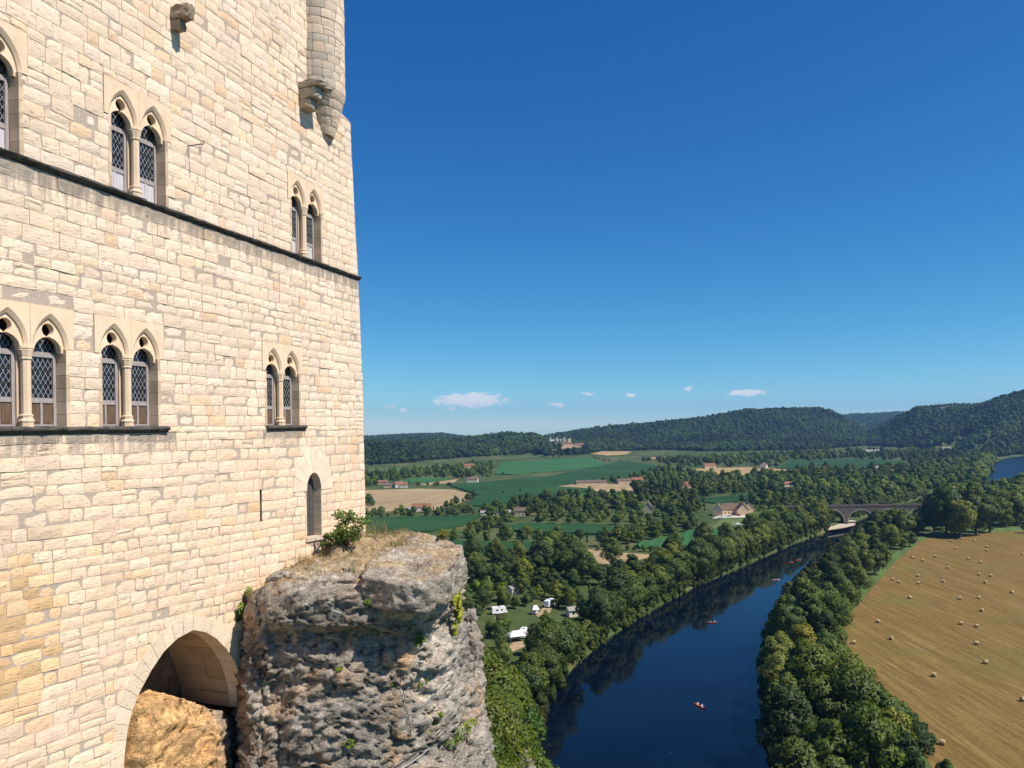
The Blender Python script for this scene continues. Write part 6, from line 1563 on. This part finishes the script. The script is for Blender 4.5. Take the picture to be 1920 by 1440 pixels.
def car(loc, rz, mat, label):
    e = empty('parked_car', loc, rz); tag(e, label, 'car', 'cars parked at the riverside inn')
    pr = [(-2.1, .35), (2.1, .35), (2.15, .75), (1.3, .9), (.6, 1.42), (-1.2, 1.45), (-1.9, .95), (-2.15, .8)]; n = len(pr); m = MB(); m.add([(x, -.85, z) for x, z in pr] + [(x, .85, z) for x, z in pr], [tuple(range(n)), tuple(range(2 * n - 1, n - 1, -1))] + [((i + 1) % n, i, n + i, n + (i + 1) % n) for i in range(n)]); m.build('body', MAT[mat], e)
    for s in (-1, 1):
        m = MB(); m.add([(-1.5, s * .86, .95), (1.0, s * .86, .95), (.5, s * .86, 1.36), (-1.15, s * .86, 1.38)], [(0, 1, 2, 3)]); m.build('window', MAT['h_win'], e)
        for x in (-1.3, 1.3): m = MB(); m.lathe([(.32, -.1), (.32, .1)], 12); o = m.build('wheel', MAT['black'], e); o.rotation_euler = (R(90), 0, 0); o.location = (x, s * .8, .32)
    return e
car(at(1351, 972), R(10), 'white', 'leftmost white car parked before the inn'); car(at(1358, 969), R(15), 'white', 'second white car from the left before the inn'); car(at(1368, 969), R(5), 'steel', 'silver car parked in front of the long inn wing'); car(at(1385, 967), R(80), 'black', 'dark car parked near the front gable of the inn')
car(at(1378, 985), R(30), 'steel', 'silver car by the hedge below the inn'); car(at(1385, 984), R(35), 'white', 'white car by the hedge below the inn')

# ---- canoes and paddlers ---------------------------------------------------------------------
MAT['red'] = simple('red_canoe_hull', (.55, .07, .03), .4, .5, nscale=2, amp=.1); MAT['skin'] = NT('skin').fin((.60, .36, .25), .6, .3); MAT['vest'] = NT('white_shirt').fin((.75, .75, .75), .8, .2); MAT['orange'] = NT('orange_vest').fin((.75, .22, .04), .7, .2); MAT['wood'] = simple('paddle_wood', (.5, .36, .2), .5, .3)
def person_mesh():
    V = [(0, 0, 0), (0, 0, .28), (0, 0, .50), (.02, 0, .60), (.04, 0, .70), (.04, 0, .80), (0, .19, .50), (.14, .26, .28), (.40, .18, .26), (0, -.19, .50), (.16, -.26, .30), (.42, -.14, .16), (.0, .12, -.02), (.42, .16, .12), (.78, .12, -.06), (0, -.12, -.02), (.42, -.16, .12), (.78, -.12, -.06)]
    E = [(0, 1), (1, 2), (2, 3), (3, 4), (4, 5), (2, 6), (6, 7), (7, 8), (2, 9), (9, 10), (10, 11), (0, 12), (12, 13), (13, 14), (0, 15), (15, 16), (16, 17)]
    Rr = [.15, .14, .15, .06, .10, .08, .07, .05, .04, .07, .05, .04, .10, .075, .05, .10, .075, .05]
    me = bpy.data.meshes.new('person'); me.from_pydata(V, E, []); o = bpy.data.objects.new('person', me); COL.objects.link(o); md = o.modifiers.new('skin', 'SKIN')
    for sv, r in zip(me.skin_vertices[0].data, Rr): sv.radius = (r, r)
    me.skin_vertices[0].data[0].use_root = True
    ss = o.modifiers.new('sub', 'SUBSURF'); ss.levels = 1
    dg = bpy.context.evaluated_depsgraph_get(); out = bpy.data.meshes.new_from_object(o.evaluated_get(dg)); bpy.data.objects.remove(o)
    out.materials.clear(); out.materials.append(MAT['skin']); out.materials.append(MAT['vest']); out.materials.append(MAT['orange'])
    for p in out.polygons:
        z = p.center.z; x = p.center.x
        p.material_index = 1 if (z < .57 and z > .1 and x < .2 and abs(p.center.y) < .24) or (z <= .14 and x < .35) else 0
    return out
PM = person_mesh(); PM2 = PM.copy()
for p in PM2.polygons:
    if p.material_index == 1: p.material_index = 2
def canoe(x, y, rz, hull, label, who):
    g = G(x, y, 0.0); e = empty('canoe', (g[0], g[1], 0.02), rz); tag(e, label, 'canoe', 'canoes on the river')
    L = 2.3; st_ = np.linspace(-1, 1, 13); m = MB(); V = []
    for s in st_:
        w = .42 * math.sqrt(max(0.0, 1 - abs(s) ** 2.4)) + .015; sh = .12 * abs(s) ** 3
        for k in range(7):
            a = math.pi * k / 6; V.append((s * L, -w * math.cos(a), .28 + sh - (.36 + .0 * sh) * math.sin(a) * (1 - .4 * abs(s) ** 3)))
    m.add(V, [(i * 7 + k, i * 7 + k + 1, (i + 1) * 7 + k + 1, (i + 1) * 7 + k) for i in range(12) for k in range(6)]); m.build('hull', MAT[hull], e)
    for s in (-.9, .8): m = MB(); m.box((s - .12, -.36, .14), (s + .12, .36, .18)); m.build('seat', MAT['wood'], e)
    for j, (s, lab, mm) in enumerate(who):
        q = Vector((s, 0, .22)); q.rotate(Matrix.Rotation(rz, 3, 'Z')); o = link('person', mm, None, (g[0] + q.x, g[1] + q.y, q.z), rz); tag(o, lab, 'person', 'paddlers')
        m = MB(); m.tube([(-.0, -.75, -.25), (0, .55, .45)], .022, 5); m.add([(-.02, -.70, -.20), (-.02, -1.05, -.52), (.06, -1.1, -.42), (.06, -.75, -.12)], [(0, 1, 2, 3)]); d = Vector((s + .42, 0, .45)); d.rotate(Matrix.Rotation(rz, 3, 'Z'))
        o = m.build('paddle', MAT['wood'], None, loc=(g[0] + d.x, g[1] + d.y, d.z + .02), rotz=rz); tag(o, 'paddle held by the ' + lab.split(' in ')[0] + ' of the ' + label.split(' ', 1)[0] + ' canoe' if False else 'wooden paddle of the ' + lab, 'paddle', 'paddles')
    return e
canoe(1335, 1168, R(12), 'red', 'red canoe crossing the middle of the river', [(-.9, 'rear paddler in the red canoe mid-river', PM), (.8, 'front paddler in the red canoe mid-river', PM)])
canoe(1312, 1325, R(-62), 'red', 'red canoe lowest in the picture', [(-.9, 'rear paddler in the lowest canoe', PM), (.8, 'front paddler in the lowest canoe', PM)])
canoe(1455, 1088, R(8), 'white', 'white canoe farther up the river', [(-.9, 'rear paddler in the white canoe', PM), (.8, 'front paddler in the white canoe', PM)])
canoe(1482, 1055, R(15), 'red', 'left one of two red canoes in the tree reflections', [(-.9, 'rear paddler in the left far canoe', PM2), (.8, 'front paddler in the left far canoe', PM)])
canoe(1497, 1051, R(25), 'red', 'right one of two red canoes in the tree reflections', [(-.9, 'rear paddler in the right far canoe', PM2), (.8, 'front paddler in the right far canoe', PM)])
g = G(1258, 1412, 0); dk_ = empty('duck', (g[0], g[1], 0), R(40)); tag(dk_, 'small dark water bird swimming low in the picture', 'bird')
m = MB(); m.tube([(-.34, 0, .12), (-.2, 0, .08), (0, 0, .07), (.18, 0, .10), (.24, 0, .22), (.27, 0, .31), (.38, 0, .30)], [.02, .10, .15, .11, .05, .06, .015], 8); m.build('body', MAT['black'], dk_, smooth=True)
for i, (x, y) in enumerate([(1535, 351), (1559, 340)]):
    p = P(x, y, 420); b_ = empty('bird', tuple(p), R(20)); tag(b_, ['left', 'right'][i] + ' one of two tiny birds high in the sky', 'bird', 'birds in the sky')
    m = MB(); m.tube([(-.35, 0, 0), (-.1, 0, 0), (.15, 0, 0), (.35, 0, .02)], [.01, .09, .10, .03], 6); m.build('body', MAT['black'], b_)
    for s in (-1, 1): m = MB(); m.add([(.15, 0, .05), (.1, s * .5, .25), (.0, s * 1.0, .12), (-.1, s * .5, .2), (-.15, 0, .05)], [(0, 1, 3, 4), (1, 2, 3)]); m.build('wing', MAT['black'], b_)
# ================================================================== plants on the outcrop and the wall
def m_blade():
    t = NT('dry_grass_blades'); c = t.attr(); t.fin(c, .7, .2); tr = t.new('ShaderNodeBsdfTranslucent'); t.put(tr.inputs[0], c); mx = t.new('ShaderNodeMixShader'); mx.inputs[0].default_value = .35
    t.l.new(t.b.outputs[0], mx.inputs[1]); t.l.new(tr.outputs[0], mx.inputs[2]); t.l.new(mx.outputs[0], t.out.inputs[0]); return t.m
MAT['blade'] = m_blade()
topp = tp.reshape(NV_, NU_, 3)
def top_at(i, j): return topp[int(np.clip(j, 0, NV_ - 1)), int(np.clip(i, 0, NU_ - 1))]
gr_v, gr_f, gr_c = [], [], []
def blades(center, n, hgt, spread, cols, lean=.5):
    for _ in range(n):
        b = center + np.array([rng.normal(0, spread), rng.normal(0, spread), 0]); h = hgt * rng.uniform(.5, 1.25); a = rng.uniform(0, 6.28); l = rng.normal(0, lean) * h * .6; w = .006 + .004 * rng.random()
        dx, dy = math.cos(a), math.sin(a); px, py = -dy * w, dx * w; c = np.array(cols[int(rng.integers(len(cols)))]) * rng.uniform(.75, 1.25)
        k = len(gr_v); gr_v.extend([(b[0] - px, b[1] - py, b[2] - .04), (b[0] + px, b[1] + py, b[2] - .04), (b[0] + dx * l * .35 + px * .7, b[1] + dy * l * .35 + py * .7, b[2] + h * .6), (b[0] + dx * l * .35 - px * .7, b[1] + dy * l * .35 - py * .7, b[2] + h * .6), (b[0] + dx * l, b[1] + dy * l, b[2] + h)])
        gr_f.extend([(k, k + 1, k + 2, k + 3), (k + 3, k + 2, k + 4)]); gr_c.extend([c] * 5)
DRY = [(.42, .33, .16), (.36, .27, .12), (.30, .26, .10), (.22, .24, .08)]; GRN = [(.12, .18, .05), (.17, .20, .06), (.22, .22, .08)]
for _ in range(330):
    i = rng.integers(15, 300); j = NV_ * rng.beta(2.2, 1.6); q = top_at(i, j)
    x, y = project(q[None]); dens = .9 if x[0] < 760 else .45
    if rng.random() < dens: blades(q, int(rng.integers(8, 24)), rng.uniform(.10, .26), .09, DRY if rng.random() < .7 else GRN)
for _ in range(46):      # tall seed-head grass at the back beside the corner
    i = rng.integers(225, 292); j = rng.integers(4, 40); q = top_at(i, j); blades(q, 10, rng.uniform(.35, .75), .12, DRY[:2], .35)
for _ in range(60):      # dry tufts along the foot of the wall
    i = rng.integers(10, 230); q = top_at(i, NV_ - rng.integers(2, 9)); blades(q, 14, rng.uniform(.2, .42), .10, DRY + GRN, .4)
o = link('dry_grass', mesh_from('dry_grass', gr_v, gr_f, MAT['blade'], np.array(gr_c))); tag(o, 'dry yellow grass growing on top of the outcrop', 'grass', kind='stuff')
def plant(name, loc, rx, ry, rz_, n, size, label, cat, tint=(1, 1, 1), stems=8, hang=False, seed=1, group=None):
    r = np.random.default_rng(seed); e = empty(name, tuple(loc), 0); tag(e, label, cat, group)
    nl = max(6, n // 90); C = r.normal(0, .45, (nl, 3)) * np.array([rx, ry, rz_]) + np.array([0, 0, -rz_ * .3 if hang else rz_])
    k = r.integers(0, nl, n); d = r.normal(0, 1, (n, 3)); d /= np.linalg.norm(d, axis=1)[:, None]
    pos = C[k] + d * r.uniform(.3, 1, n)[:, None] * np.array([rx, ry, rz_]) * .38
    if not hang: pos[:, 2] = np.abs(pos[:, 2])
    col = LEAFC * np.array(tint) * r.uniform(.7, 1.5, n)[:, None]
    dn = d * .6 + np.array([.3, -.3, .6]); dn /= np.linalg.norm(dn, axis=1)[:, None]
    link('foliage', leaves_mesh('foliage', pos, dn, size, col, r), e)
    if stems:
        m = MB()
        for i in range(stems): q = C[i % nl]; m.tube([(r.normal(0, .05), r.normal(0, .05), 0), tuple(q * .5 + r.normal(0, .04, 3)), tuple(q)], [.014, .01, .005], 4)
        m.build('stem', MAT['bark'], e)
    return e
def near_top(x, y):
    xx, yy = project(tp); k = np.argmin((xx - x) ** 2 + (yy - y) ** 2); return tp[k]
plant('shrub', near_top(648, 1022), .75, .6, .62, 1500, .075, 'leafy shrub against the wall beside the small door', 'shrub', (1.5, 1.35, 1.2), 12, seed=4)
plant('shrub', near_top(668, 1012), .4, .4, .8, 700, .07, 'taller twig of green leaves at the corner of the keep', 'shrub', (1.8, 1.55, 1.1), 8, seed=5)
plant('shrub', near_top(610, 1030), .45, .4, .30, 600, .07, 'low dull green bush at the foot of the doorway', 'shrub', (1.3, 1.1, 1.0), 6, seed=6)
plant('shrub', near_top(835, 1008), .35, .35, .25, 380, .06, 'small brownish bush on the far tip of the outcrop', 'shrub', (1.9, 1.3, 1.0), 5, seed=7)
plant('ivy', castle_world(24.25, .12, -4.75), .30, .30, .55, 620, .09, 'bright ivy hanging where wall and rock meet', 'ivy', (2.1, 1.9, 1.2), 4, True, 8)
plant('ivy', P(858, 1130, rock_y(852, 1130, .05, 22.5)), .22, .35, .75, 700, .09, 'ivy trailing over the right edge of the outcrop', 'ivy', (2.2, 1.9, 1.1), 4, True, 9)
for i, (x, y, Z_, s_) in enumerate([(788, 1212, 20.6, .22), (730, 1290, 20.0, .14), (808, 1372, 19.9, .3), (850, 1410, 20.4, .5), (690, 1140, 21.0, .14), (498, 1356, 21.4, .15), (655, 1402, 19.6, .15), (795, 1290, 20.3, .16), (880, 1390, 21.5, .45), (640, 1260, 20.3, .12)]):
    plant('rock_plant', P(x, y, rock_y(x, y, .02)), s_, s_, s_ * .9, int(160 + 500 * s_), .05, ORD[i] + ' small green plant rooted in the rock face', 'plant', (1.5, 1.5, 1.0), 3, False, 20 + i, 'plants in the rock face')
# ================================================================== summer haze
hb = MB(); hb.box((-7000, -200, -125), (9500, 9450, 320)); hz_o = hb.build('haze', None)
tag(hz_o, 'thin bluish summer haze over the valley', 'haze', kind='stuff')
mt = bpy.data.materials.new('valley_haze'); mt.use_nodes = True; nt = mt.node_tree
for n in list(nt.nodes):
    if n.type == 'BSDF_PRINCIPLED': nt.nodes.remove(n)
pv = nt.nodes.new('ShaderNodeVolumePrincipled'); pv.inputs['Color'].default_value = (.28, .55, 1.0, 1); pv.inputs['Density'].default_value = 7e-5; pv.inputs['Anisotropy'].default_value = .2
nt.links.new(pv.outputs[0], [n for n in nt.nodes if n.type == 'OUTPUT_MATERIAL'][0].inputs['Volume'])
hz_o.data.materials.append(mt)
